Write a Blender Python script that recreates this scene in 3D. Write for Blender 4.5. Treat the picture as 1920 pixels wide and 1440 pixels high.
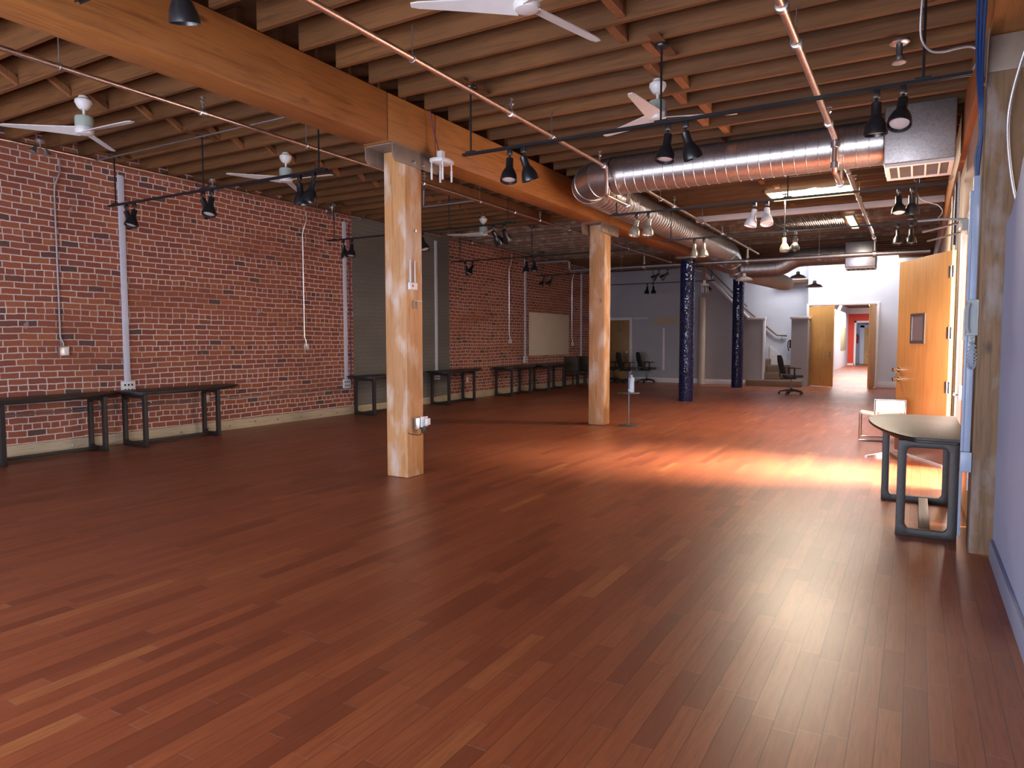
import bpy, math, random
from mathutils import Vector, Matrix
random.seed(7)
PI = math.pi
for o in list(bpy.data.objects): bpy.data.objects.remove(o)
SC = bpy.context.scene; COL = SC.collection

# ------------------------------------------------------------ camera
H = 1.42; FPX = 1305.0; YAW = .5250; PITCH = -.0622; ROLL = -.0008
cam = bpy.data.cameras.new('camera'); camo = bpy.data.objects.new('camera', cam); COL.objects.link(camo)
fw = Vector((-math.sin(YAW)*math.cos(PITCH), math.cos(YAW)*math.cos(PITCH), math.sin(PITCH)))
rt = Vector((math.cos(YAW), math.sin(YAW), 0)); up = rt.cross(fw)
r2 = rt*math.cos(ROLL)+up*math.sin(ROLL); u2 = -rt*math.sin(ROLL)+up*math.cos(ROLL)
M = Matrix((r2, u2, -fw)).transposed().to_4x4(); M.translation = Vector((0, 0, H)); camo.matrix_world = M
cam.sensor_fit = 'HORIZONTAL'; cam.sensor_width = 36; cam.lens = 36*FPX/1920; cam.clip_start = .02; cam.clip_end = 200
SC.camera = camo

# ------------------------------------------------------------ world, exposure, lights
w = bpy.data.worlds.new('world'); SC.world = w; w.use_nodes = True
w.node_tree.nodes['Background'].inputs[0].default_value = (.55, .68, 1, 1); w.node_tree.nodes['Background'].inputs[1].default_value = .6
SC.view_settings.view_transform = 'Standard'; SC.view_settings.look = 'None'; SC.view_settings.gamma = 1
SC.view_settings.use_curve_mapping = False; SC.view_settings.exposure = 0.64
SC.cycles.use_denoising = True
SC.cycles.max_bounces = 9; SC.cycles.diffuse_bounces = 5; SC.cycles.glossy_bounces = 4
SC.cycles.caustics_reflective = False; SC.cycles.caustics_refractive = False; SC.cycles.sample_clamp_indirect = 6

def area(name, loc, direction, sx, sy, power, color, spread=PI):
    l = bpy.data.lights.new(name, 'AREA'); l.shape = 'RECTANGLE'; l.size = sx; l.size_y = sy
    l.energy = power; l.color = color; l.spread = spread
    o = bpy.data.objects.new(name, l); COL.objects.link(o); o.location = loc
    o.rotation_euler = Vector(direction).to_track_quat('-Z', 'Y').to_euler(); return o
# daylight through the street windows behind the camera (cool sky light)
area('street_window_light', (-2.3, -2.45, 1.55), (0, 1, .16), 4.9, 2.9, 560, (.80, .86, 1.0))
area('street_window_light', (-7.3, -2.45, 1.55), (0, 1, .12), 3.8, 2.9, 220, (.72, .78, 1.0))
# roof skylights
area('skylight_light', (-1.54, 12.20, 3.72), (.1, -.1, -1), 1.3, .8, 180, (1, .80, .58))
area('skylight_light', (-1.16, 15.5, 3.78), (-.5, 0, -1), .3, 1.6, 90, (1, .86, .74))
area('doorway_light', (.405, 8.4, 1.35), (-1, 0, -.0), 1.2, 2.3, 75, (1, .84, .74))
# sun coming in through the open double doorway on the right
sl = bpy.data.lights.new('sun', 'SUN'); sl.energy = 40; sl.angle = math.radians(34); sl.color = (1, .88, .76)
so = bpy.data.objects.new('sun', sl); COL.objects.link(so); so.location = (6, 8, 6)
so.rotation_euler = Vector((-1, -.13, -.82)).to_track_quat('-Z', 'Y').to_euler()
area('end_skylight_light', (-2.1, 22.7, 4.9), (0, -.05, -1), 2.9, .9, 125, (1, .97, .96))
area('corridor_light', (-1.6, 29, 3.0), (0, .3, -1), 2.2, 5, 420, (1, .93, .88))
area('corridor_light', (-2.4, 39, 2.9), (0, 0, -1), 2.2, 6, 260, (1, .93, .88))

# ------------------------------------------------------------ node helpers
class NT:
    def __init__(s, m): s.t = m.node_tree
    def n(s, typ, _set=None, **ins):
        nd = s.t.nodes.new(typ)
        for k, v in (_set or {}).items(): setattr(nd, k, v)
        for k, v in ins.items():
            key = int(k[1:]) if k[0] == 'i' and k[1:].isdigit() else k.replace('_', ' ')
            sock = nd.inputs[key]
            if isinstance(v, bpy.types.NodeSocket): s.t.links.new(v, sock)
            else: sock.default_value = v
        return nd
    def m(s, op, a, b=0.0, c=None):
        kw = dict(i0=a, i1=b)
        if c is not None: kw['i2'] = c
        return s.n('ShaderNodeMath', {'operation': op}, **kw).outputs[0]
    def mix(s, f, a, b, mode='MIX'):
        nd = s.t.nodes.new('ShaderNodeMix'); nd.data_type = 'RGBA'; nd.blend_type = mode
        for i, v in ((0, f), (6, a), (7, b)):
            if isinstance(v, bpy.types.NodeSocket): s.t.links.new(v, nd.inputs[i])
            else: nd.inputs[i].default_value = v
        return nd.outputs[2]
    def ramp(s, f, stops):
        nd = s.t.nodes.new('ShaderNodeValToRGB'); e = nd.color_ramp.elements
        while len(e) > 1: e.remove(e[-1])
        e[0].position = stops[0][0]; e[0].color = stops[0][1]
        for p, c in stops[1:]:
            q = e.new(p); q.color = c
        s.t.links.new(f, nd.inputs[0]); return nd.outputs[0]
def c4(*c): return (c[0], c[1], c[2], 1)
def new_mat(name):
    m = bpy.data.materials.new(name); m.use_nodes = True
    return m, NT(m), m.node_tree.nodes['Principled BSDF']
def plain(name, col, rough=.5, metal=0, noise=.12, scale=14, bump=0, emit=0, spec=.5):
    m, t, b = new_mat(name)
    co = t.n('ShaderNodeTexCoord').outputs['Object']
    nz = t.n('ShaderNodeTexNoise', Vector=co, Scale=scale, Detail=4.0).outputs[0]
    lo = c4(*[x*(1-noise) for x in col]); hi = c4(*[min(1, x*(1+noise)) for x in col])
    t.t.links.new(t.ramp(nz, [(.3, lo), (.7, hi)]), b.inputs['Base Color'])
    b.inputs['Roughness'].default_value = rough; b.inputs['Metallic'].default_value = metal
    b.inputs['Specular IOR Level'].default_value = spec
    if bump:
        bp = t.n('ShaderNodeBump', Strength=bump, Distance=.01, Height=nz); t.t.links.new(bp.outputs[0], b.inputs['Normal'])
    if emit:
        b.inputs['Emission Color'].default_value = c4(*col); b.inputs['Emission Strength'].default_value = emit
    return m
def wood(name, base, dark, axis='Y', rough=.6, per_obj=.25, grain=1.0, knots=False, stain=None):
    m, t, b = new_mat(name)
    co = t.n('ShaderNodeTexCoord').outputs['Object']
    inf = t.n('ShaderNodeObjectInfo').outputs['Random']
    off = t.n('ShaderNodeCombineXYZ', X=t.m('MULTIPLY', inf, 31.), Y=t.m('MULTIPLY', inf, 17.), Z=t.m('MULTIPLY', inf, 7.)).outputs[0]
    v = t.n('ShaderNodeVectorMath', {'operation': 'ADD'}, i0=co, i1=off).outputs[0]
    s = {'X': (.9, 14, 14), 'Y': (14, .9, 14), 'Z': (14, 14, .9)}[axis]
    mp = t.n('ShaderNodeMapping', Vector=v, Scale=tuple(x*grain for x in s)).outputs[0]
    n1 = t.n('ShaderNodeTexNoise', Vector=mp, Scale=3.2, Detail=6.0, Distortion=.8).outputs[0]
    n2 = t.n('ShaderNodeTexNoise', Vector=v, Scale=1.1, Detail=4.0).outputs[0]
    c = t.ramp(n1, [(.28, c4(*dark)), (.5, c4(*base)), (.75, c4(*[x*1.15 for x in base]))])
    c = t.mix(t.ramp(n2, [(.35, c4(.55, .55, .55)), (.62, c4(0, 0, 0))]), c, c4(*[x*.62 for x in base]))
    if knots:
        vo = t.n('ShaderNodeTexVoronoi', Vector=t.n('ShaderNodeMapping', Vector=v, Scale={'Y': (2.5, .9, 2.5), 'Z': (2.5, 2.5, 1.1), 'X': (.9, 2.5, 2.5)}[axis]).outputs[0], Scale=1.3).outputs['Distance']
        c = t.mix(t.ramp(vo, [(.03, c4(.9, .9, .9)), (.09, c4(0, 0, 0))]), c, c4(*[x*.5 for x in dark]))
    if stain:
        n3 = t.n('ShaderNodeTexNoise', Vector=t.n('ShaderNodeMapping', Vector=v, Scale=(3, 3, 1.2)).outputs[0], Scale=1.6, Detail=6.0).outputs[0]
        c = t.mix(t.ramp(n3, [(.50, c4(0, 0, 0)), (.66, c4(.75, .75, .75))]), c, c4(*stain))
    f = t.m('ADD', 1-per_obj/2, t.m('MULTIPLY', inf, per_obj))
    g = t.n('ShaderNodeCombineColor', i0=f, i1=f, i2=f).outputs[0]
    c = t.mix(1.0, c, g, 'MULTIPLY')
    t.t.links.new(c, b.inputs['Base Color']); b.inputs['Roughness'].default_value = rough
    bp = t.n('ShaderNodeBump', Strength=.25, Distance=.006, Height=n1); t.t.links.new(bp.outputs[0], b.inputs['Normal'])
    return m

def floor_mat():
    m, t, b = new_mat('cherry_plank_floor')
    co = t.n('ShaderNodeNewGeometry').outputs['Position']; sp = t.n('ShaderNodeSeparateXYZ', Vector=co)
    u = t.m('DIVIDE', sp.outputs[0], .083); row = t.m('FLOOR', u); fu = t.m('FRACT', u)
    rn = t.n('ShaderNodeTexWhiteNoise', {'noise_dimensions': '1D'}, W=row).outputs[0]
    v = t.m('ADD', t.m('DIVIDE', sp.outputs[1], t.m('ADD', .55, t.m('MULTIPLY', rn, .35))), t.m('MULTIPLY', rn, 37.3))
    pl = t.m('FLOOR', v); fv = t.m('FRACT', v)
    idn = t.n('ShaderNodeTexWhiteNoise', {'noise_dimensions': '2D'}, Vector=t.n('ShaderNodeCombineXYZ', X=row, Y=pl).outputs[0])
    r = idn.outputs[0]
    c = t.ramp(r, [(0, c4(.20, .050, .020)), (.25, c4(.26, .066, .025)), (.6, c4(.30, .080, .029)), (.96, c4(.33, .092, .033)), (1, c4(.39, .135, .045))])
    mp = t.n('ShaderNodeMapping', Vector=t.n('ShaderNodeVectorMath', {'operation': 'ADD'}, i0=co, i1=t.n('ShaderNodeCombineXYZ', X=t.m('MULTIPLY', r, 9.), Y=t.m('MULTIPLY', r, 23.)).outputs[0]).outputs[0], Scale=(30, 2.2, 1)).outputs[0]
    g = t.n('ShaderNodeTexNoise', Vector=mp, Scale=1.6, Detail=6.0, Distortion=1.2).outputs[0]
    c = t.mix(t.ramp(g, [(.3, c4(.5, .5, .5)), (.6, c4(0, 0, 0))]), c, c4(.15, .036, .016))
    e = t.m('MINIMUM', fu, t.m('SUBTRACT', 1., fu))
    sl = t.m('LESS_THAN', e, .016)
    c = t.mix(t.m('MULTIPLY', sl, .75), c, c4(.035, .012, .008))
    ee = t.m('MINIMUM', fv, t.m('SUBTRACT', 1., fv)); se = t.m('LESS_THAN', ee, .0028)
    c = t.mix(t.m('MULTIPLY', se, .5), c, c4(.30, .2, .17))
    sc = t.n('ShaderNodeTexNoise', Vector=co, Scale=.8, Detail=5.0).outputs[0]
    t.t.links.new(c, b.inputs['Base Color'])
    rf = t.m('ADD', .30, t.m('MULTIPLY', sc, .16)); t.t.links.new(rf, b.inputs['Roughness'])
    b.inputs['Specular IOR Level'].default_value = .55
    hgt = t.m('SUBTRACT', t.m('MULTIPLY', r, .06), t.m('MULTIPLY', sl, 1.))
    bp = t.n('ShaderNodeBump', Strength=.2, Distance=.002, Height=hgt); t.t.links.new(bp.outputs[0], b.inputs['Normal'])
    return m

def brick_mat():
    m, t, b = new_mat('red_brick')
    co = t.n('ShaderNodeNewGeometry').outputs['Position']; sp = t.n('ShaderNodeSeparateXYZ', Vector=co)
    nz = t.n('ShaderNodeTexNoise', Vector=co, Scale=9.0, Detail=3.0)
    wob = t.m('MULTIPLY', t.m('SUBTRACT', nz.outputs[0], .5), .018)
    wob2 = t.m('MULTIPLY', t.m('SUBTRACT', t.n('ShaderNodeTexNoise', Vector=co, Scale=1.3).outputs[0], .5), .05)
    u = t.m('ADD', sp.outputs[1], wob); v = t.m('ADD', t.m('ADD', sp.outputs[2], wob), wob2)
    row = t.m('FLOOR', t.m('DIVIDE', v, .0795)); hd = t.m('LESS_THAN', t.m('FLOORED_MODULO', t.m('ADD', row, 2.), 6.), .5)
    bw = t.m('SUBTRACT', .218, t.m('MULTIPLY', hd, .109))
    uu = t.m('ADD', t.m('DIVIDE', u, bw), t.m('MULTIPLY', t.n('ShaderNodeTexWhiteNoise', {'noise_dimensions': '1D'}, W=row).outputs[0], .35))
    uu = t.m('ADD', uu, t.m('MULTIPLY', t.m('FLOORED_MODULO', row, 2.), .5))
    bi = t.m('FLOOR', uu); fu = t.m('FRACT', uu); fv = t.m('FRACT', t.m('DIVIDE', v, .0795))
    ex = t.m('MULTIPLY', t.m('MINIMUM', fu, t.m('SUBTRACT', 1., fu)), bw); ez = t.m('MULTIPLY', t.m('MINIMUM', fv, t.m('SUBTRACT', 1., fv)), .0795)
    e = t.m('MINIMUM', ex, ez)
    edge = t.m('ADD', .0068, t.m('MULTIPLY', t.m('SUBTRACT', t.n('ShaderNodeTexNoise', Vector=co, Scale=22.0, Detail=3.0).outputs[0], .5), .006))
    mort = t.m('LESS_THAN', e, edge)
    r = t.n('ShaderNodeTexWhiteNoise', {'noise_dimensions': '2D'}, Vector=t.n('ShaderNodeCombineXYZ', X=bi, Y=row).outputs[0]).outputs[0]
    c = t.ramp(r, [(0, c4(.13, .06, .05)), (.035, c4(.10, .065, .055)), (.05, c4(.23, .075, .05)), (.4, c4(.29, .092, .052)), (.85, c4(.34, .108, .055)), (1, c4(.38, .14, .065))])
    f = t.n('ShaderNodeTexNoise', Vector=co, Scale=60.0, Detail=4.0).outputs[0]
    c = t.mix(t.ramp(f, [(.35, c4(.45, .45, .45)), (.55, c4(0, 0, 0))]), c, c4(.19, .06, .036))
    pat = t.n('ShaderNodeTexNoise', Vector=t.n('ShaderNodeMapping', Vector=co, Scale=(1, .5, 2.2)).outputs[0], Scale=.9, Detail=5.0).outputs[0]
    mc = t.ramp(pat, [(.32, c4(.40, .26, .20)), (.5, c4(.62, .52, .47))])
    c = t.mix(mort, c, mc)
    smear = t.m('MULTIPLY', t.m('GREATER_THAN', t.n('ShaderNodeTexNoise', Vector=co, Scale=5.0, Detail=6.0).outputs[0], .69), .6)
    c = t.mix(smear, c, c4(.42, .3, .26))
    # the painted pier keeps the brick courses under grey paint
    g = t.m('MULTIPLY', t.m('GREATER_THAN', sp.outputs[1], 10.22), t.m('LESS_THAN', sp.outputs[1], 13.47))
    gm = t.ramp(pat, [(.3, c4(.125, .118, .10)), (.7, c4(.175, .165, .145))])
    gm = t.mix(t.m('MULTIPLY', mort, .35), gm, c4(.10, .095, .08))
    c = t.mix(g, c, gm)
    t.t.links.new(c, b.inputs['Base Color']); b.inputs['Roughness'].default_value = .8; b.inputs['Specular IOR Level'].default_value = .3
    hh = t.m('ADD', t.m('MULTIPLY', t.m('MINIMUM', e, .012), 60.), t.m('MULTIPLY', f, .35))
    bp = t.n('ShaderNodeBump', Strength=.5, Distance=.008, Height=hh); t.t.links.new(bp.outputs[0], b.inputs['Normal'])
    return m

def tile_mat():
    m, t, b = new_mat('blue_mosaic')
    co = t.n('ShaderNodeTexCoord').outputs['Object']; sp = t.n('ShaderNodeSeparateXYZ', Vector=co)
    ang = t.m('ARCTAN2', sp.outputs[1], sp.outputs[0])
    u = t.m('DIVIDE', t.m('MULTIPLY', ang, .165), .030); v = t.m('DIVIDE', sp.outputs[2], .030)
    idv = t.n('ShaderNodeCombineXYZ', X=t.m('FLOOR', u), Y=t.m('FLOOR', v)).outputs[0]
    wn = t.n('ShaderNodeTexWhiteNoise', {'noise_dimensions': '2D'}, Vector=idv)
    fu = t.m('FRACT', u); fv = t.m('FRACT', v)
    e = t.m('MINIMUM', t.m('MINIMUM', fu, t.m('SUBTRACT', 1., fu)), t.m('MINIMUM', fv, t.m('SUBTRACT', 1., fv)))
    gr = t.m('LESS_THAN', e, .07)
    c = t.ramp(wn.outputs[0], [(0, c4(.002, .004, .022)), (.5, c4(.004, .008, .055)), (1, c4(.01, .022, .13))])
    c = t.mix(gr, c, c4(.016, .018, .035)); t.t.links.new(c, b.inputs['Base Color'])
    t.t.links.new(t.m('ADD', .07, t.m('MULTIPLY', gr, .6)), b.inputs['Roughness'])
    gm = t.n('ShaderNodeNewGeometry').outputs['Normal']
    d = t.n('ShaderNodeVectorMath', {'operation': 'SUBTRACT'}, i0=wn.outputs[1], i1=(.5, .5, .5)).outputs[0]
    d = t.n('ShaderNodeVectorMath', {'operation': 'SCALE'}, i0=d, Scale=.22).outputs[0]
    nn = t.n('ShaderNodeVectorMath', {'operation': 'NORMALIZE'}, i0=t.n('ShaderNodeVectorMath', {'operation': 'ADD'}, i0=gm, i1=d).outputs[0]).outputs[0]
    t.t.links.new(nn, b.inputs['Normal']); return m

def galv_mat(name='galvanised_steel', col=(.62, .60, .60), rough=.3, ridge=None):
    m, t, b = new_mat(name)
    co = t.n('ShaderNodeTexCoord').outputs['Object']
    vo = t.n('ShaderNodeTexVoronoi', Vector=co, Scale=70.0).outputs['Color']
    f = t.n('ShaderNodeSeparateColor', i0=vo).outputs[0]
    k = t.ramp(f, [(0, c4(*[x*.78 for x in col])), (1, c4(*col))]); t.t.links.new(k, b.inputs['Base Color'])
    n = t.n('ShaderNodeTexNoise', Vector=co, Scale=3.0, Detail=4.0).outputs[0]
    t.t.links.new(t.m('ADD', rough-.05, t.m('MULTIPLY', n, .18)), b.inputs['Roughness'])
    b.inputs['Metallic'].default_value = .92
    return m

MT = {}
MT['floor'] = floor_mat(); MT['brick'] = brick_mat(); MT['tile'] = tile_mat(); MT['galv'] = galv_mat()
MT['galv_dark'] = galv_mat('dull_steel', (.40, .37, .36), .42)
MT['pipe'] = galv_mat('sprinkler_pipe', (.66, .50, .42), .3)
MT['beam'] = wood('girder_fir', (.37, .145, .036), (.23, .082, .022), 'Y', .5, .08, .7, True)
MT['column'] = wood('column_fir', (.52, .265, .105), (.36, .155, .055), 'Z', .55, .08, .8, True, (.62, .52, .44))
MT['joist'] = wood('joist_fir', (.155, .060, .015), (.085, .031, .008), 'X', .7, .45, .7)
MT['joist_pale'] = wood('whitewashed_joist', (.21, .12, .075), (.13, .075, .05), 'X', .8, .4, .5, False, (.33, .24, .19))
MT['deck'] = wood('ceiling_deck', (.13, .06, .024), (.065, .03, .014), 'Y', .8, 0)
MT['block'] = wood('blocking', (.26, .10, .034), (.16, .06, .02), 'Z', .7, .3)
MT['post'] = wood('weathered_post', (.20, .115, .058), (.09, .055, .03), 'Z', .75, 0, .9, True, (.30, .27, .27))
MT['door'] = wood('maple_door', (.78, .42, .135), (.68, .34, .10), 'Z', .42, .05, .5)
MT['door_brown'] = wood('brown_door', (.33, .18, .055), (.25, .13, .04), 'Z', .5, 0, .5)
MT['pinebase'] = wood('raw_baseboard', (.52, .42, .27), (.40, .31, .19), 'Y', .6, 0)
MT['table'] = wood('dark_table_wood', (.018, .013, .012), (.010, .008, .008), 'Y', .5, .1)
MT['rail'] = wood('handrail_wood', (.2, .12, .07), (.12, .07, .04), 'X', .5, 0)
MT['white_wall'] = plain('white_wall_paint', (.62, .64, .72), .7, 0, .03, 2, .05)
MT['cool_wall'] = plain('daylight_tinted_white_paint', (.34, .385, .54), .65, 0, .05, 2.5, .08)  # white drywall; the blue of the window daylight is mixed into its colour
MT['grey_wall'] = plain('grey_wall_paint', (.36, .375, .41), .7, 0, .04, 2)
MT['stair_wall'] = plain('taupe_wall_paint', (.33, .31, .32), .7, 0, .04, 2)
MT['tan_wall'] = plain('cream_wall_paint', (.5, .42, .34), .7, 0, .05, 2)
MT['patch'] = plain('beige_patch', (.42, .36, .24), .7, 0, .06, 4)
MT['trim'] = plain('white_trim_paint', (.72, .68, .68), .45, 0, .03, 5)
MT['red'] = plain('red_wall_paint', (.60, .045, .02), .6, 0, .05, 3)
MT['black'] = plain('black_enamel', (.012, .012, .014), .28, 0, .2, 20)
MT['black_matt'] = plain('black_plastic', (.014, .013, .013), .55, 0, .2, 20)
MT['mesh'] = plain('black_mesh_fabric', (.03, .026, .024), .8, 0, .3, 120)
MT['silver'] = plain('silver_enamel', (.42, .42, .36), .3, .6, .1, 20)
MT['fan'] = plain('white_fan_plastic', (.62, .60, .58), .4, 0, .04, 8)
MT['fan_grey'] = plain('grey_fan_motor', (.36, .40, .35), .4, 0, .05, 8)
MT['white_pl'] = plain('white_plastic', (.7, .7, .72), .4, 0, .03, 10)
MT['raceway'] = plain('white_raceway', (.55, .56, .64), .45, 0, .05, 10)
MT['blue_race'] = plain('pale_grey_raceway', (.27, .33, .45), .4, 0, .06, 10)
MT['grey_pl'] = plain('grey_plastic', (.30, .33, .34), .5, 0, .05, 10)
MT['steel'] = plain('brushed_steel', (.5, .5, .5), .32, .9, .08, 20)
MT['chrome'] = plain('chrome', (.75, .73, .72), .12, 1, .03, 20)
MT['bracket'] = plain('painted_steel_bracket', (.20, .145, .11), .55, .1, .12, 12)
MT['lens'] = plain('frosted_lens', (.62, .55, .52), .35, 0, .05, 30)
MT['carpet'] = plain('taupe_carpet', (.20, .13, .09), .95, 0, .25, 90, .4)
MT['board'] = plain('beige_pinboard', (.62, .53, .40), .6, 0, .03, 3)
MT['white_leather'] = plain('white_leather', (.75, .68, .64), .4, 0, .04, 10)
MT['brown_leather'] = plain('olive_brown_upholstery', (.05, .042, .028), .6, 0, .15, 12)
MT['bottle'] = plain('pale_blue_bottle', (.30, .38, .52), .35, .2, .05, 14)
MT['pewter'] = plain('grey_bistro_metal', (.13, .12, .12), .4, .6, .1, 12)
MT['blue_cable'] = plain('blue_cable_jacket', (.01, .035, .12), .4, 0, .1, 40)
MT['flex'] = plain('flexible_conduit', (.42, .40, .40), .4, .7, .25, 160)
MT['dark'] = plain('dark_recess', (.02, .018, .02), .8)
MT['shade'] = plain('pendant_enamel', (.38, .32, .30), .4, .2, .06, 8)
MT['glass'] = plain('door_pane', (.25, .22, .24), .12, 0, .1, 3)
MT['sky'] = plain('bright_skylight_panel', (1, .90, .72), .5, 0, 0, 3, 0, 5)
MT['skyw'] = plain('skylight_edge', (1, .96, .92), .5, 0, 0, 3, 0, 7)
MT['purple'] = plain('purple_cable', (.10, .03, .09), .5)
MT['redmark'] = plain('red_logo', (.6, .08, .08), .5)
MT['concrete'] = plain('outside_paving', (.4, .38, .36), .9)
MT['kick'] = plain('kick_plate_metal', (.45, .34, .30), .35, .8, .2, 200)
MT['bluesign'] = plain('blue_sign_plate', (.08, .16, .22), .4)

# ------------------------------------------------------------ mesh helpers
class MB:
    def __init__(s): s.v = []; s.f = []
    def add(s, vs, fs):
        o = len(s.v); s.v += [tuple(v) for v in vs]; s.f += [tuple(i+o for i in f) for f in fs]; return s
    def box(s, x0, x1, y0, y1, z0, z1, M=None):
        vs = [Vector((x, y, z)) for x in (x0, x1) for y in (y0, y1) for z in (z0, z1)]
        if M is not None: vs = [M @ v for v in vs]
        return s.add(vs, [(0, 1, 3, 2), (4, 6, 7, 5), (0, 4, 5, 1), (2, 3, 7, 6), (0, 2, 6, 4), (1, 5, 7, 3)])
    def tube(s, pts, r, n=10, cap=True, radii=None):
        pts = [Vector(p) for p in pts]; rings = []; prev = None
        for i, p in enumerate(pts):
            d = (pts[min(i+1, len(pts)-1)]-pts[max(i-1, 0)]).normalized()
            if prev is None: a = d.orthogonal().normalized()
            else: a = (prev-d*prev.dot(d)).normalized()
            prev = a; b_ = d.cross(a); rr = radii[i] if radii else r
            rings.append([p+(a*math.cos(2*PI*k/n)+b_*math.sin(2*PI*k/n))*rr for k in range(n)])
        fs = []
        for i in range(len(pts)-1):
            for k in range(n): fs.append((i*n+k, i*n+(k+1) % n, (i+1)*n+(k+1) % n, (i+1)*n+k))
        if cap: fs.append(tuple(range(n))[::-1]); fs.append(tuple((len(pts)-1)*n+k for k in range(n)))
        return s.add([v for r_ in rings for v in r_], fs)
    def lathe(s, prof, n=20, M=None, cap=True):
        vs = [Vector((r*math.cos(2*PI*k/n), r*math.sin(2*PI*k/n), z)) for r, z in prof for k in range(n)]
        if M is not None: vs = [M @ v for v in vs]
        fs = [(i*n+k, i*n+(k+1) % n, (i+1)*n+(k+1) % n, (i+1)*n+k) for i in range(len(prof)-1) for k in range(n)]
        if cap: fs.append(tuple(range(n))[::-1]); fs.append(tuple((len(prof)-1)*n+k for k in range(n)))
        return s.add(vs, fs)
    def prism(s, poly, a0, a1, axis='z'):
        f = {'z': lambda p, a: (p[0], p[1], a), 'y': lambda p, a: (p[0], a, p[1]), 'x': lambda p, a: (a, p[0], p[1])}[axis]
        n = len(poly); vs = [f(p, a0) for p in poly]+[f(p, a1) for p in poly]
        return s.add(vs, [tuple(range(n))[::-1], tuple(range(n, 2*n))]+[(i, (i+1) % n, n+(i+1) % n, n+i) for i in range(n)])
    def build(s, name, mat, parent=None, loc=None, rz=0, bevel=0, smooth=True, seg=2):
        me = bpy.data.meshes.new(name); me.from_pydata(s.v, [], s.f); me.update()
        import bmesh
        bm = bmesh.new(); bm.from_mesh(me); bmesh.ops.recalc_face_normals(bm, faces=bm.faces)
        if bevel:
            es = [e for e in bm.edges if len(e.link_faces) == 2 and e.calc_face_angle(0) > .6]
            bmesh.ops.bevel(bm, geom=es, offset=bevel, segments=seg, profile=.5, affect='EDGES', clamp_overlap=True)
        bm.to_mesh(me); bm.free()
        if smooth:
            me.polygons.foreach_set('use_smooth', [True]*len(me.polygons)); me.set_sharp_from_angle(angle=math.radians(35))
        me.materials.append(MT[mat] if isinstance(mat, str) else mat)
        o = bpy.data.objects.new(name, me); COL.objects.link(o)
        if parent: o.parent = parent
        if loc: o.location = loc
        o.rotation_euler = (0, 0, rz); return o
def sm(pts, k=6):
    p = [Vector(q) for q in pts]; p = [p[0]*2-p[1]]+p+[p[-1]*2-p[-2]]; out = []
    for i in range(1, len(p)-2):
        for j in range(k):
            t = j/k; a, b_, c, d = p[i-1], p[i], p[i+1], p[i+2]
            out.append(.5*((2*b_)+(c-a)*t+(2*a-5*b_+4*c-d)*t*t+(3*b_-a-3*c+d)*t**3))
    return out+[p[-2]]
def tag(o, label, cat, group=None, kind=None):
    o['label'] = label; o['category'] = cat
    if group: o['group'] = group
    if kind: o['kind'] = kind
    return o
def thing(name, label, cat, loc=(0, 0, 0), rz=0, group=None):
    o = bpy.data.objects.new(name, None); COL.objects.link(o); o.empty_display_size = .1
    o.location = loc; o.rotation_euler = (0, 0, rz); return tag(o, label, cat, group)
def struct(name, mb, mat, label=None, **k):
    o = mb.build(name, mat, **k); o['kind'] = 'structure'
    if label: o['label'] = label
    return o
def dup(root, loc, rz, label, group=None):
    r = root.copy(); COL.objects.link(r); r.location = loc; r.rotation_euler = (0, 0, rz); r['label'] = label
    if group: r['group'] = group
    for ch in list(root.children):
        c = ch.copy(); COL.objects.link(c); c.parent = r
        for g in ch.children:
            d = g.copy(); COL.objects.link(d); d.parent = c
    return r
def RX(a): return Matrix.Rotation(a, 4, 'X')
def RY(a): return Matrix.Rotation(a, 4, 'Y')
def RZ(a): return Matrix.Rotation(a, 4, 'Z')
def TR(x, y, z): return Matrix.Translation((x, y, z))

# ------------------------------------------------------------ setting
WL = -9.5; JZ = 3.81; DZ = 4.10
struct('floor', MB().box(-9.9, 3.2, -4.2, 24.2, -.12, 0).box(-3.9, 2, 24.2, 50, -.12, 0), 'floor', smooth=False)
struct('wall_left', MB().box(WL-.3, WL, -4, 24.4, 0, DZ+.02), 'brick', 'red brick wall with a grey painted pier', smooth=False)
struct('wall_back', MB().box(-9.8, .9, -2.7, -2.55, 0, DZ), 'white_wall', smooth=False)
deck = MB()
for x0, x1, y0, y1 in ((-9.8, -3.8, -4.2, 24.4), (-3.8, -.5, -4.2, 22.2), (-.5, .8, -4.2, 24.4)): deck.box(x0, x1, y0, y1, DZ, DZ+.05)
struct('ceiling', deck, 'deck', 'dark board ceiling deck above the joists', smooth=False)
# skylight shaft over the end wall
struct('wall_skylight_shaft', MB().box(-3.85, -3.8, 22.2, 24.2, DZ, 5.2).box(-.5, -.45, 22.2, 24.2, DZ, 5.2).box(-3.85, -.45, 22.15, 22.2, DZ, 5.2).box(-3.85, -.45, 22.15, 24.2, 5.2, 5.25), 'white_wall', smooth=False)
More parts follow.
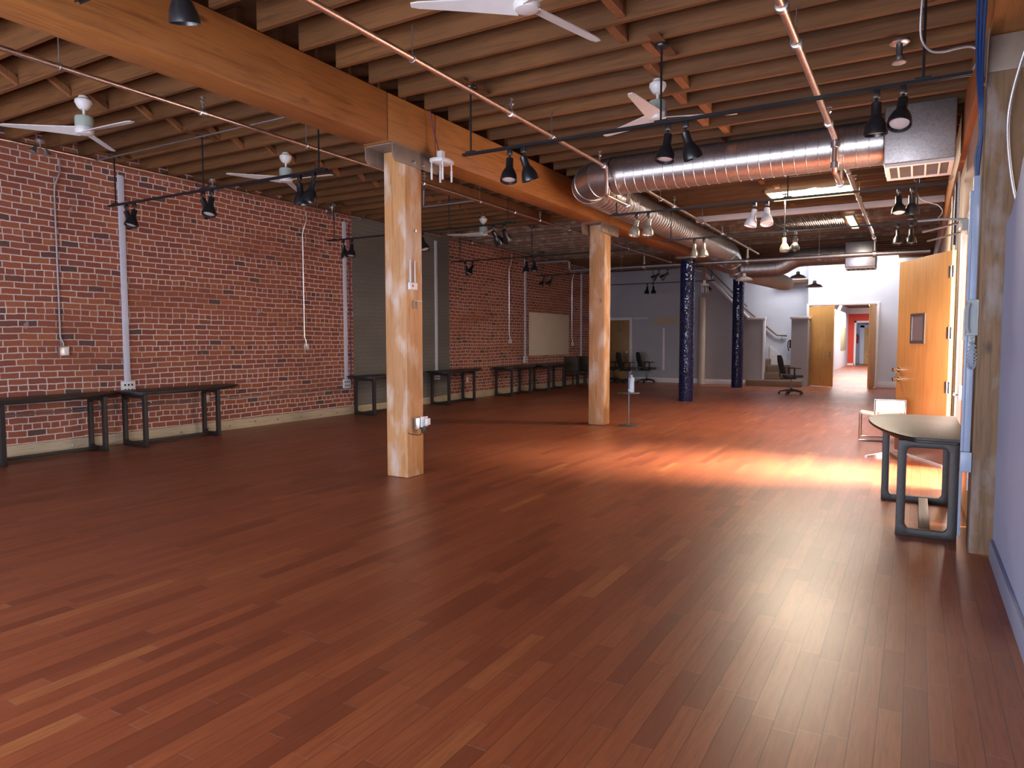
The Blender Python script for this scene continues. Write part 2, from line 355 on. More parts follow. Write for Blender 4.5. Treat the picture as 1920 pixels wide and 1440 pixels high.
# right hand side: drywall beside the camera, timber above it, then the doorway wall
wr = MB()
edge = [(-4.1, 2.5), (4.3, 2.5), (4.55, 2.47), (4.75, 2.40), (4.95, 2.27), (5.2, 2.19), (5.46, 2.16)]
wr.prism([(-4.1, 0), (5.46, 0)]+edge[::-1], .475, .60, 'x')
struct('wall_right', wr, 'cool_wall', 'white wall at the right edge, blue daylight put into its colour', smooth=False)
struct('baseboard_right', MB().box(.452, .475, -4.1, 5.40, 0, .13), 'cool_wall', bevel=.004)
struct('wall_right_timber', MB().box(.625, .80, -4.1, 5.45, 0, 3.35), 'post', smooth=False)
XR = .40
wr2 = MB().box(XR, XR+.14, 5.76, 6.25, 0, 3.35).box(XR, XR+.14, 6.25, 9.02, 2.62, 3.35).box(XR, XR+.14, 9.12, 24.2, 0, 3.35).box(.62, .8, -4.1, 24.2, 3.35, 4.1)
struct('wall_right_far', wr2, 'tan_wall', 'cream wall with the double doorway on the right', smooth=False)
struct('wall_light_block', MB().box(XR+.14, 2.2, 5.78, 5.88, 0, 3.35).box(XR+.14, 2.2, 9.6, 9.7, 0, 3.35), 'tan_wall', smooth=False)  # added side walls, out of view, to keep stray light from leaking in
struct('floor_outside', MB().box(3.2, 14, -2, 20, -.12, -.01), 'concrete', smooth=False)
struct('trim_1', MB().box(XR-.012, XR+.15, 9.02, 9.12, 0, 2.62).box(XR-.012, XR+.15, 6.2, 6.25, 0, 2.62).box(XR-.012, XR+.15, 6.25, 9.02, 2.56, 2.62), 'trim', 'white frame of the double doorway', bevel=.004)
# far walls
struct('wall_far_grey', MB().box(WL, -6.02, 23.0, 23.2, 0, DZ), 'grey_wall', 'grey wall at the far left', smooth=False)
struct('wall_stair', MB().prism([(-6.10, 0), (-4.16, 0), (-4.16, 2.08), (-4.60, 2.08), (-6.10, 3.62)], 22.92, 23.02, 'y'), 'stair_wall', 'taupe wall with a sloped top beside the stairs', smooth=False)
struct('trim_2', MB().prism([(-4.60, 2.08), (-4.60, 2.16), (-6.10, 3.74), (-6.10, 3.62)], 22.89, 23.05, 'y').box(-4.66, -4.09, 22.88, 23.06, 2.08, 2.15).box(-4.17, -4.10, 22.9, 23.04, 0.2, 2.10), 'trim', 'white cap on the sloped stair wall', bevel=.004)
struct('wall_newel', MB().box(-3.33, -2.86, 22.92, 23.72, 0, 2.08), 'stair_wall', 'short taupe wall left of the far double doors', smooth=False)
struct('trim_3', MB().box(-3.37, -2.84, 22.88, 23.72, 2.08, 2.15), 'trim', bevel=.004)
struct('wall_far_stairs', MB().box(WL, -2.96, 24.1, 24.3, 0, DZ).box(-3.82, -2.90, 24.1, 24.2, DZ, 5.2), 'white_wall', 'white wall behind the stairs', smooth=False)
struct('wall_far_return', MB().box(-2.98, -2.94, 23.72, 24.1, 0, 5.2), 'white_wall', smooth=False)
struct('wall_far_white', MB().box(-2.96, -2.93, 23.7, 23.85, 0, 5.2).box(-1.04, .7, 23.7, 23.85, 0, 5.2).box(-2.93, -1.04, 23.7, 23.85, 2.50, 5.2), 'white_wall', 'white end wall above the far double doors', smooth=False)
struct('trim_4', MB().box(-3.0, -2.93, 23.66, 23.87, 0, 2.57).box(-1.04, -.97, 23.66, 23.87, 0, 2.57).box(-2.93, -1.04, 23.66, 23.87, 2.50, 2.57), 'trim', 'white frame round the far double doors', bevel=.004)
struct('baseboard_far', MB().box(-.97, XR, 23.68, 23.70, 0, .17).box(-8.56, -6.02, 22.98, 23.0, 0, .16).box(-6.0, -4.6, 22.90, 22.92, 0, .16), 'trim', bevel=.003)
bb = struct('baseboard_left', MB().box(WL, WL+.045, -4, 22.98, 0, .15), 'pinebase', 'raw timber baseboard with bolts under the brick wall', bevel=.004)
for n_, x0, x1 in ((1, -4.75, .15), (2, -9.2, -5.4)):
    wd_ = MB().box(x0-.06, x0, -2.55, -2.40, .1, 3.06).box(x1, x1+.06, -2.55, -2.40, .1, 3.06).box(x0, x1, -2.55, -2.40, .04, .1).box(x0, x1, -2.55, -2.40, 3.0, 3.06)
    for i in (1, 2, 3): xm = x0+(x1-x0)*i/4; wd_.box(xm-.02, xm+.02, -2.43, -2.40, .1, 3.0)
    struct('window_%d' % n_, wd_, 'trim', 'street window frame behind the camera', smooth=False)
# corridor beyond the far doors
struct('wall_corridor_left', MB().box(-3.5, -3.35, 24.2, 44, 0, 3.3), 'white_wall', smooth=False)
struct('wall_corridor_right', MB().box(.3, .45, 23.85, 50, 0, 3.3).box(-3.9, 2, 50, 50.2, 0, 3.3), 'white_wall', smooth=False)
struct('ceiling_corridor', MB().box(-3.9, 1, 23.86, 50, 3.25, 3.35), 'deck', smooth=False)
struct('wall_red', MB().box(-3.36, -3.02, 44, 44.15, 0, 2.92).box(-3.02, -1.3, 44, 44.15, 2.5, 2.92).box(-1.3, .3, 44, 44.15, 0, 2.92), 'red', 'red wall at the end of the corridor', smooth=False)
struct('trim_5', MB().box(-3.4, .3, 43.95, 44.18, 2.92, 3.25).box(-3.04, -2.94, 43.96, 44.2, 0, 2.52).box(-3.04, -1.3, 43.96, 44.2, 2.42, 2.52).box(-3.4, -3.0, 43.96, 44.0, 0, .12), 'trim', 'white frame in the red wall', smooth=False)
struct('wall_corridor_end', MB().box(-3.5, -3.0, 47.5, 47.6, 0, 2.5).box(-3.02, .3, 47.5, 47.6, 2.35, 2.5), 'grey_wall', smooth=False)
d5 = struct('door_5', MB().box(-2.72, -1.75, 47.4, 47.45, 0, 2.2), 'door', 'pale yellow door at the very end of the corridor')
struct('trim_6', MB().box(-2.95, -2.72, 47.4, 47.55, 0, 2.33).box(-2.95, -1.4, 47.4, 47.55, 2.2, 2.36), 'trim', smooth=False)

# bolts on the left baseboard
for i in range(44):
    y = 1.6+i*.48+random.uniform(-.06, .06)
    MB().lathe([(.016, 0), (.016, .012), (.008, .018)], 8, TR(WL+.045, y, .075+random.uniform(-.02, .02)) @ RY(PI/2)).build('bolt', 'steel', bb)

# ------------------------------------------------------------ girder, columns, joists
def girder(y0, y1, label, group):
    return tag(MB().box(-4.80, -4.47, y0, y1, 3.35, JZ).build('girder_beam', 'beam', bevel=.012), label, 'beam', group)
girder(-4.1, 5.33, 'huge timber girder beam running overhead to the near wooden column', None)
girder(5.34, 6.10, 'short nailed timber block on top of the near wooden column', None)
girder(6.11, 11.0, 'timber girder beam between the two wooden columns', None)
girder(11.01, 16.3, 'timber girder beam between the second wooden column and the first blue column', None)
girder(16.31, 22.9, 'timber girder beam past the first blue column', None)
tag(MB().box(.345, .615, -4.1, 24.0, 3.352, JZ).build('edge_beam', 'beam', bevel=.01), 'timber beam along the top of the right wall', 'beam')
def wcol(y, zt, label, stain):
    t = thing('wooden_column', label, 'column', (-4.64, y, 0))
    MB().box(-.14, .14, -.135, .135, 0, zt-.01).build('shaft', 'column', t, bevel=.014)
    b = MB().box(-.19, .19, -.37, .40, zt-.01, zt)
    for sx in (-1, 1):
        b.prism([(-.37, zt), (.40, zt), (.40, zt-.12), (.36, zt-.17), (-.33, zt-.17), (-.37, zt-.12)], sx*.172-.006, sx*.172+.006, 'x')
    MB.build(b, 'steel_bracket', 'bracket', t, bevel=.003)
    for yy in (-.05, .10):
        MB().lathe([(.018, 0), (.018, .02), (.01, .028)], 8, TR(.178, yy, zt-.13) @ RY(PI/2)).build('bolt', 'steel', t)
    MB().lathe([(.016, 0), (.016, .012)], 8, TR(.14, .02, 2.55) @ RY(PI/2)).build('bolt', 'steel', t)
    return t
wcol(5.76, 3.35, 'nearer square wooden column with scuffed paint and an outlet box low down', True)
wcol(10.97, 3.35, 'farther square wooden column beside the small bistro table', False)
for y, lab in ((16.2, 'first blue mosaic tiled round column'), (21.6, 'second blue mosaic tiled round column, nearer the stairs')):
    t = thing('tiled_column', lab, 'column', (-4.65, y, 0))
    MB().lathe([(.162, 0), (.165, .02), (.165, 3.29), (.15, 3.30)], 48).build('tiled_shaft', 'tile', t)
    MB().box(-.2, .2, -.3, .3, 3.30, 3.348).build('cap_plate', 'bracket', t, bevel=.004)

# joists
def joist(x0, x1, yn, mat, lab, grp):
    return tag(MB().box(x0, x1, yn-.05, yn, JZ, DZ-.002).build('ceiling_joist', mat, bevel=.004, smooth=False, seg=1), lab, 'joist', grp)
y = 3.93-.4215*14
while y < 22.9:
    pale = 12.9 < y < 19.5
    joist(WL, -4.80, y, 'joist_pale' if pale else 'joist', 'pale weathered joist in the left half of the ceiling' if pale else ('brown joist in the left half of the ceiling, street side' if y < 12.9 else 'brown joist near the grey far wall, left half of the ceiling'),
          'pale joists, left bay' if pale else ('brown joists, left bay' if y < 12.9 else 'brown joists by the grey far wall'))
    y += .4215
y = 4.69-.4235*15
ys_r = []
while y < 23.6:
    ys_r.append(y); hole = y > 22.2; pale = 14.0 < y < 18.6
    if not hole:
        joist(-4.47, .62, y, 'joist_pale' if pale else 'joist', 'pale weathered joist in the right half of the ceiling' if pale else ('brown joist in the right half of the ceiling, street side' if y < 14 else 'brown joist near the white end wall, right half of the ceiling'),
              'pale joists, right bay' if pale else ('brown joists, right bay' if y < 14 else 'brown joists by the white end wall'))
    else:
        joist(-.5, .62, y, 'joist', 'short brown joist beside the end wall skylight', 'short joists by the skylight')
    y += .4235
# blocking and bridging
for i, yy in enumerate(ys_r):
    if 1 < yy < 13.5:
        x = -2.05+(.07 if i % 2 else -.07)
        tag(MB().box(x-.035, x+.035, yy+.002, yy+.3715, JZ+.02, DZ-.004).build('blocking', 'block', bevel=.004, smooth=False, seg=1), 'square wood block wedged between joists over the right bay', 'blocking', 'blocks between the right joists')
for i in range(22):
    yy = 3.93-.4215*4+.4215*i
    if yy < 1: continue
    x = -7.3+(.05 if i % 2 else -.05)
    m = MB().prism([(yy+.002, JZ+.20), (yy+.002, JZ+.265), (yy+.367, JZ+.065), (yy+.367, JZ+.0)], x-.022, x+.022, 'x')
    tag(m.build('bridging_strut', 'block', smooth=False), 'diagonal wood strut between joists over the left bay', 'strut', 'diagonal struts between the left joists')
tag(MB().box(-3.76, .34, 13.60, 13.68, 3.70, JZ-.003).build('pale_beam', 'trim', bevel=.004), 'long pale painted board across the ceiling before the metal grating', 'beam')
# dropped plywood header in the left bay
tag(MB().box(-6.2, -6.1, 7.6, 12.0, 3.62, JZ-.003).build('header_board', 'block', bevel=.004), 'long wooden header board under the joists left of the near column', 'beam')

# skylights
def skyl(x0, x1, y0, y1, lab, mat='sky'):
    t = thing('skylight', lab, 'skylight', ((x0+x1)/2, (y0+y1)/2, JZ))
    a, b_ = (x1-x0)/2, (y1-y0)/2
    MB().box(-a-.02, -a, -b_-.02, b_+.02, -.05, -.002).box(a, a+.02, -b_-.02, b_+.02, -.05, -.002).box(-a, a, -b_-.02, -b_, -.05, -.002).box(-a, a, b_, b_+.02, -.05, -.002).build('frame', 'pinebase', t)
    MB().box(-a, a, -b_, b_, -.03, -.004).build('diffuser', mat, t)
skyl(-2.14, -.93, 11.8, 12.55, 'bright rectangular ceiling light panel below the joists, beside the round duct')
skyl(-1.23, -1.10, 14.7, 16.4, 'narrow bright ceiling strip beside the metal grating')
t = thing('ceiling_grating', 'dark metal grating in the ceiling beside the narrow bright strip', 'grating', (-1.95, 15.2, JZ-.02))
MB().box(-.75, .70, -1.0, -.96, -.03, .015).box(-.75, .70, .96, 1.0, -.03, .015).box(-.75, -.71, -.96, .96, -.03, .015).box(.66, .70, -.96, .96, -.03, .015).build('frame', 'block', t)
g = MB()
for i in range(34): g.box(-.70+i*.041, -.695+i*.041+.008, -.96, .96, -.02, .01)
g.build('slats', 'galv_dark', t)

# ------------------------------------------------------------ ducts
def ribs(pts, r, step=.125, amp=.0045):
    """resample a path; return points and radii with raised seams"""
    out = []; rad = []
    pts = [Vector(p) for p in pts]; acc = 0; nxt = 0
    for i in range(len(pts)-1):
        a, b_ = pts[i], pts[i+1]; L = (b_-a).length; d = (b_-a)/L; s = nxt-acc
        while s < L:
            for ds, rr in ((0, r), (.004, r), (.007, r+amp), (.011, r+amp), (.014, r), (.018, r)):
                if s+ds < L: out.append(a+d*(s+ds)); rad.append(rr)
            s += step; nxt += step
        acc += L
    out.append(pts[-1]); rad.append(r); return out, rad
def arc(c, r, a0, a1, n, f): return [f(c, r, a0+(a1-a0)*i/n) for i in range(n+1)]
DY = 8.64; DX = -4.03; DR = .238; DZc = 3.555
t = thing('spiral_duct', 'large round spiral steel air duct crossing the ceiling and turning along the girder', 'duct', (0, 0, 0))
p, r_ = ribs([(-.36, DY, DZc), (-3.45, DY, DZc)], DR); MB().tube(p, DR, 40, True, r_).build('cross_run', 'galv', t)
cx, cy, R_ = -3.45, DY+.56, .56
el = [(cx-R_*math.sin(a), cy-R_*math.cos(a), DZc) for a in [i*PI/2/10 for i in range(11)]]
p, r_ = ribs(el, DR+.003, .22, .006); MB().tube(p, DR, 40, True, r_).build('elbow', 'galv', t)
p, r_ = ribs([(cx-R_, cy, DZc), (cx-R_, 17.2, DZc)], DR); MB().tube(p, DR, 40, True, r_).build('long_run', 'galv', t)
dx = cx-R_
p, r_ = ribs([(dx, 17.2, DZc), (dx, 17.5, 3.52), (dx, 17.8, 3.40), (dx+.02, 18.1, 3.27), (dx+.05, 18.5, 3.2)], DR+.01, .3); MB().tube(p, DR, 36, True, r_).build('drop_bend', 'galv', t)
MB().tube([(dx+.05, 18.45, 3.2), (dx+.25, 19.2, 3.15), (dx+.55, 20.2, 3.08), (dx+.72, 20.8, 3.04), (dx+.82, 21.1, 3.02), (dx+.87, 21.25, 3.01)], .2, 32, True, [.25, .235, .22, .215, .18, .10]).build('painted_lit_end', 'tan_wall', t)  # end of the steel duct; cream colour stands in for skylight falling on it
t = thing('branch_duct', 'dark round branch duct with an angled kink feeding the far grille box', 'duct')
pts = [(dx+.22, 18.0, 3.18), (-3.05, 18.0, 3.18), (-2.90, 18.0, 3.2), (-2.62, 18.0, 3.36), (-2.5, 18.0, 3.40), (-1.46, 18.0, 3.40)]
p, r_ = ribs(pts, .215, .16, .004); MB().tube(p, .215, 32, True, r_).build('duct_run', 'galv_dark', t)
def gbox(name, lab, x0, x1, y0, y1, z0, z1, n, mat):
    t = thing(name, lab, 'air box', ((x0+x1)/2, (y0+y1)/2, z0))
    a, b_, h = (x1-x0)/2, (y1-y0)/2, z1-z0
    MB().box(-a, a, -b_, b_, .03, h).build('housing', mat, t, bevel=.02)
    a2 = a-.012; b2 = b_-.012
    fr = MB().box(-a2, a2, -b2, -b2+.06, 0, .03).box(-a2, a2, b2-.06, b2, 0, .03).box(-a2, -a2+.04, -b2+.06, b2-.06, 0, .03).box(a2-.04, a2, -b2+.06, b2-.06, 0, .03)
    for i in range(1, n): x = -a2+2*a2*i/n; fr.box(x-.009, x+.009, -b2+.06, b2-.06, .0, .03)
    fr.build('grille_frame', 'white_leather', t)
    lv = MB(); k = 22
    for i in range(k): y = -b2+.07+(2*b2-.14)*i/k; lv.box(-a2+.04, a2-.04, y, y+.008, .008, .026)
    lv.box(-a2+.04, a2-.04, -b2+.06, b2-.06, .026, .03)
    lv.build('louvre', 'bracket', t)
gbox('supply_grille_box', 'big steel box with a louvred grille at the right end of the large duct', -.345, .285, 8.2, 8.93, 3.19, 3.805, 5, 'galv_dark')
gbox('supply_grille_box', 'smaller mottled steel grille box at the end of the far branch duct', -1.46, -.83, 17.7, 18.3, 3.05, 3.66, 6, 'galv')

# ------------------------------------------------------------ sprinkler pipes
def pipe(name, lab, pts, r, mat='pipe', fit=(), hang=(), heads=()):
    t = thing(name, lab, 'pipe', (0, 0, 0))
    MB().tube(pts, r, 14).build('pipe_run', mat, t)
    for q in fit:
        q, d = Vector(q[0]), Vector(q[1]).normalized()
        MB().tube([q-d*.035, q-d*.03, q+d*.03, q+d*.035], r, 14, True, [r*1.05, r*1.5, r*1.5, r*1.05]).build('fitting', 'galv', t)
    for x, y, z in hang:
        MB().tube([(x, y, z+r*1.1), (x, y, JZ+.03)], .0055, 6).tube([(x+math.cos(a)*(r+.007), y, z+math.sin(a)*(r+.007)) for a in [k*PI/6 for k in range(13)]], .005, 6).build('hanger', 'steel', t)
    for x, y, z in heads:
        MB().lathe([(.012, 0), (.012, .06), (.026, .075), (.026, .085), (.009, .09), (.009, .115), (.028, .12), (.028, .125)], 12, TR(x, y, z+r)).build('sprinkler_head', 'brass' if 'brass' in MT else 'steel', t)
    return t
PZ = 3.58
ypos = lambda a, b_, s: [a+s*i for i in range(int((b_-a)/s)+1)]
pipe('sprinkler_pipe', 'sprinkler pipe running along the top of the brick wall', [(-9.33, -2, 3.775), (-9.33, 22.5, 3.775)], .022, hang=[(-9.33, y, 3.775) for y in ypos(5.05, 22, 2.6)], fit=[((-9.33, y, 3.775), (0, 1, 0)) for y in (4.0, 9.4, 14.2)])
pipe('sprinkler_pipe', 'sprinkler pipe over the left bay, left of the girder', [(-5.9, -2, 3.575), (-5.9, 22, 3.575)], .021, hang=[(-5.9, y, 3.575) for y in (3.08, 5.65, 9.2, 12.4, 15.6, 18.8)], heads=[(-5.9, 4.36, 3.575), (-5.9, 7.8, 3.575), (-5.9, 11.2, 3.575)], fit=[((-5.9, y, 3.575), (0, 1, 0)) for y in (4.36, 7.8, 10.3, 11.2)])
PX = -3.42
pipe('sprinkler_pipe', 'sprinkler pipe over the middle that dips under the large duct', [(PX, -2, PZ+.01), (PX, 8.2, PZ+.01), (PX, 8.28, PZ-.0), (PX, 8.28, 3.27), (PX, 8.32, 3.24), (PX, 9.0, 3.235), (PX, 9.04, 3.27), (PX, 9.04, PZ-.02), (PX, 9.12, PZ), (PX, 18, PZ-.03)], .024,
     hang=[(PX, y, PZ+.01) for y in (4.38, 6.75)]+[(PX, y, PZ-.015) for y in (10.4, 12.8, 15.0, 17.0)], heads=[(PX, 5.9, PZ), (PX, 8.05, PZ), (PX, 11.1, PZ-.01), (PX, 14.3, PZ-.02)],
     fit=[((PX, 8.2, PZ+.01), (0, 1, 0)), ((PX, 8.3, 3.5), (0, 0, 1)), ((PX, 8.3, 3.28), (0, 0, 1)), ((PX, 9.0, 3.235), (0, 1, 0)), ((PX, 9.06, 3.3), (0, 0, 1)), ((PX, 5.9, PZ+.01), (0, 1, 0)), ((PX, 11.1, PZ-.01), (0, 1, 0)), ((PX, 14.3, PZ-.02), (0, 1, 0))])
RX_ = -.815
pipe('sprinkler_pipe', 'sprinkler pipe nearest the right wall that dips under the large duct', [(RX_, -2, PZ), (RX_, 8.25, PZ), (RX_, 8.33, PZ-.02), (RX_, 8.33, 3.27), (RX_, 8.37, 3.24), (RX_, 9.02, 3.235), (RX_, 9.08, 3.27), (RX_, 9.08, PZ-.02), (RX_, 9.15, PZ), (RX_, 17, 3.55)], .029,
     hang=[(RX_, y, PZ) for y in (5.5, 10.0, 12.0, 14.2)], heads=[(RX_, 7.7, PZ), (RX_, 11.0, PZ)],
     fit=[((RX_, 4.9, PZ), (0, 1, 0)), ((RX_, 5.55, PZ), (0, 1, 0)), ((RX_, 7.7, PZ), (0, 1, 0)), ((RX_, 8.33, 3.52), (0, 0, 1)), ((RX_, 8.33, 3.3), (0, 0, 1)), ((RX_, 9.0, 3.235), (0, 1, 0)), ((RX_, 9.7, PZ), (0, 1, 0)), ((RX_, 13.5, PZ), (0, 1, 0)), ((RX_, 16.4, 3.55), (0, 1, 0))])
pipe('main_pipe', 'thick sprinkler main crossing the room in front of the far branch duct', [(-9.2, 16.75, 3.52), (-8.0, 16.75, 3.52), (-7.95, 16.75, 3.47), (-7.95, 16.75, 3.33), (-7.9, 16.75, 3.25), (.2, 16.75, 3.25)], .05, 'galv_dark',
     fit=[((x, 16.75, 3.25), (1, 0, 0)) for x in (-5.9, -3.42, -.815)], hang=[(x, 16.75, 3.25) for x in (-7.2, -6.5, -3.9, -1.9)])
for x in (-5.9, -3.42, -.815): tag(MB().tube([(x, 16.75, 3.305), (x, 16.75, 3.52)], .03, 12).tube([(x, 16.75, 3.302), (x, 16.75, 3.35)], .04, 12).build('riser_pipe', 'galv_dark'), {-5.9: 'short riser from the thick main to the left bay pipe', -3.42: 'short riser from the thick main to the middle pipe', -.815: 'short riser from the thick main to the right pipe'}[x], 'pipe')
tag(MB().tube([(-5.93, 9.1, 3.57), (-6.9, 9.1, 3.57), (-6.9, 9.1, JZ+.1)], .022, 10).build('pipe_branch', 'galv'), 'short elbowed pipe branch off the left bay sprinkler pipe', 'pipe')
tag(MB().tube([(-9.45, 5.28, 3.77), (-4.81, 5.28, 3.77)], .012, 8).build('ceiling_conduit', 'galv_dark'), 'thin grey conduit under the joists over the left bay', 'conduit')

# ------------------------------------------------------------ track lights
def lamp(x, y, z, lab, az, tilt, mat='black', grp=None):
    t = thing('track_spotlight', lab, 'spotlight', (x, y, z), 0, grp)
    MB().box(-.022, .022, -.018, .018, -.055, 0).build('adapter', 'black', t, bevel=.004)
    MB().tube([(0, 0, -.055), (0, 0, -.10)], .008, 8).build('stem', 'black', t)
    Mx = TR(0, 0, -.10) @ RZ(az) @ RX(tilt)
    MB().lathe([(.020, .02), (.034, .012), (.034, -.07), (.040, -.085), (.058, -.115), (.072, -.15), (.078, -.19), (.078, -.205), (.073, -.205), (.070, -.185), (.060, -.175)], 24, Mx, cap=False).build('bell_shade', mat, t)
    MB().lathe([(.062, -.186), (.03, -.192), (.001, -.193)], 20, Mx, cap=False).lathe([(.062, -.186), (.03, -.176), (.001, -.176)], 20, Mx, cap=False).build('lens', 'lens', t)
    return t
def track(lab, x0, x1, y, z, rods):
    t = thing('light_track', lab, 'light track', ((x0+x1)/2, y, z)); a = (x1-x0)/2; c = (x0+x1)/2
    MB().box(-a, a, -.017, .017, 0, .012).box(-a, a, -.017, -.012, -.012, 0).box(-a, a, .012, .017, -.012, 0).build('rail', 'black', t)
    for x in rods:
        top = JZ-z-.001
        MB().box(x-c-.045, x-c+.045, -.24, .24, top-.008, top-.0005).build('mounting_strip', 'joist', t)
        MB().tube([(x-c, 0, .012), (x-c, 0, top-.009)], .009, 8).lathe([(.055, top-.03), (.06, top-.02), (.06, top-.009)], 18, TR(x-c, 0, 0)).box(x-c-.05, x-c+.05, -.02, .02, .012, .024).build('hanging_rod', 'black', t)
    return t
TZ = 3.18
tracks = dict(
 Z=('light track almost above the camera, crossing the big girder', -4.30, .25, 2.36, [-1.9]),
 A=('nearest light track over the right bay', -3.78, .27, 5.6, [-3.69, -1.846, -.011]),
 B=('nearest light track over the left bay', -9.2, -5.30, 5.35, [-9.04, -7.27, -5.41]),
 C=('second light track over the left bay, passing behind the near column', -9.05, -5.22, 9.12, [-8.88, -6.425, -5.35]),
 D=('third light track over the left bay, before the pinboard', -9.07, -4.9, 12.95, [-8.835, -7.02]),
 E=('fourth light track over the left bay, before the grey far wall', -9.0, -5.05, 16.85, [-8.84, -5.22]),
 F=('farthest light track in front of the grey far wall', -8.4, -5.15, 20.8, [-7.04, -5.25]),
 G=('second light track over the right bay, just past the duct crossing', -3.78, .26, 9.3, [-3.69, -1.43, -.012]),
 H=('third light track over the right bay, farthest on the right side', -3.93, .45, 12.1, [-3.78, -1.9, -.044]))
TH = {k: (3.40 if k == 'Z' else TZ) for k in tracks}
for k, v in tracks.items(): track(v[0], v[1], v[2], v[3], TH[k], v[4])
pos = {'Z': 'the track above the camera', 'A': 'the nearest right track', 'B': 'the nearest left track', 'C': 'the second left track', 'D': 'the third left track', 'E': 'the fourth left track', 'F': 'the farthest left track', 'G': 'the right track past the duct', 'H': 'the farthest right track'}
L = [ # track, x, azimuth, tilt, colour, which one
 ('Z', -3.36, .5, .28, 'black', 'cut by the top edge of the photo on'),
 ('A', -3.265, .3, -.25, 'black', 'left of the left pair on'), ('A', -3.12, -.7, .35, 'black', 'right of the left pair on'),
 ('A', -1.785, -.3, -.2, 'black', 'left of the middle pair on'), ('A', -1.642, -.9, .35, 'black', 'right of the middle pair on'),
 ('A', -.29, 0, .05, 'black', 'upright left of the right pair on'), ('A', -.127, -.2, -.45, 'black', 'right one tilted at the right end of'),
 ('B', -8.81, -.8, .35, 'black', 'left of the pair at the wall end of'), ('B', -8.64, .1, -.3, 'black', 'right of the pair at the wall end of'),
 ('B', -7.285, -.8, .4, 'black', 'left of the middle pair on'), ('B', -7.13, .3, -.3, 'black', 'right of the middle pair on'),
 ('B', -5.693, 0, .08, 'black', 'left of the pair at the girder end of'), ('B', -5.483, -1, -.3, 'black', 'right of the pair at the girder end of'),
 ('C', -8.67, 2.8, -.2, 'black', 'left of the pair at the wall end of'), ('C', -8.473, .4, -.25, 'black', 'right of the pair at the wall end of'),
 ('C', -5.607, 3.0, -.8, 'black', 'left of the pair right of the near column on'), ('C', -5.419, 3.3, -.9, 'black', 'right of the pair right of the near column on'),
 ('C', -6.96, 1.3, -.4, 'black', 'one half hidden by the near column on'),
 ('D', -8.694, -.9, .45, 'black', 'left of the pair at the wall end of'), ('D', -8.498, -.5, -.5, 'black', 'right of the pair at the wall end of'),
 ('D', -7.14, -.8, -.1, 'black', 'left of the middle pair on'), ('D', -6.96, .5, -.15, 'black', 'right of the middle pair on'),
 ('E', -8.745, -1.2, -.6, 'black', 'left of the pair at the wall end of'), ('E', -8.504, -1.1, -.7, 'black', 'right of the pair at the wall end of'),
 ('E', -5.55, -1.2, -.9, 'black', 'left of the pair before the blue column on'), ('E', -5.33, -1.2, -.9, 'black', 'right of the pair before the blue column on'),
 ('F', -7.22, -.8, -.1, 'black', 'left of the middle pair on'), ('F', -7.03, .8, -.1, 'black', 'right of the middle pair on'), ('F', -5.402, 1.3, -.5, 'black', 'last one right of the first blue column on'),
 ('G', -3.39, -.6, -.25, 'silver', 'silver left of the left pair on'), ('G', -3.218, -.3, -.12, 'silver', 'silver right of the left pair on'),
 ('G', -1.825, -1.2, -.25, 'white_pl', 'white left of the middle pair on'), ('G', -1.675, .2, -.35, 'white_pl', 'white right of the middle pair on'),
 ('G', -.22, .1, -.3, 'black', 'left one tilted at the right end of'), ('G', -.087, 3.0, -.1, 'black', 'right one at the right end of'),
 ('H', -3.362, .5, -.1, 'silver', 'silver left of the left pair on'), ('H', -3.2, .5, -.1, 'silver', 'silver right of the left pair on'),
 ('H', -1.90, .4, -.2, 'silver', 'silver left of the middle pair on'), ('H', -1.73, -.4, -.1, 'black', 'black right of the middle pair on'),
 ('H', -.282, .2, -.15, 'black', 'left of the right pair on'), ('H', -.11, 0, -.1, 'black', 'right of the right pair on')]
for k, x, az, tilt, mat, w_ in L:
    base = {'black': 'black', 'silver': 'metallic', 'white_pl': 'glossy'}[mat]
    lamp(x, tracks[k][3], TH[k]-.012, base+' spotlight, '+w_+' '+pos[k], az, tilt, mat, 'bell spotlights on the ceiling tracks')

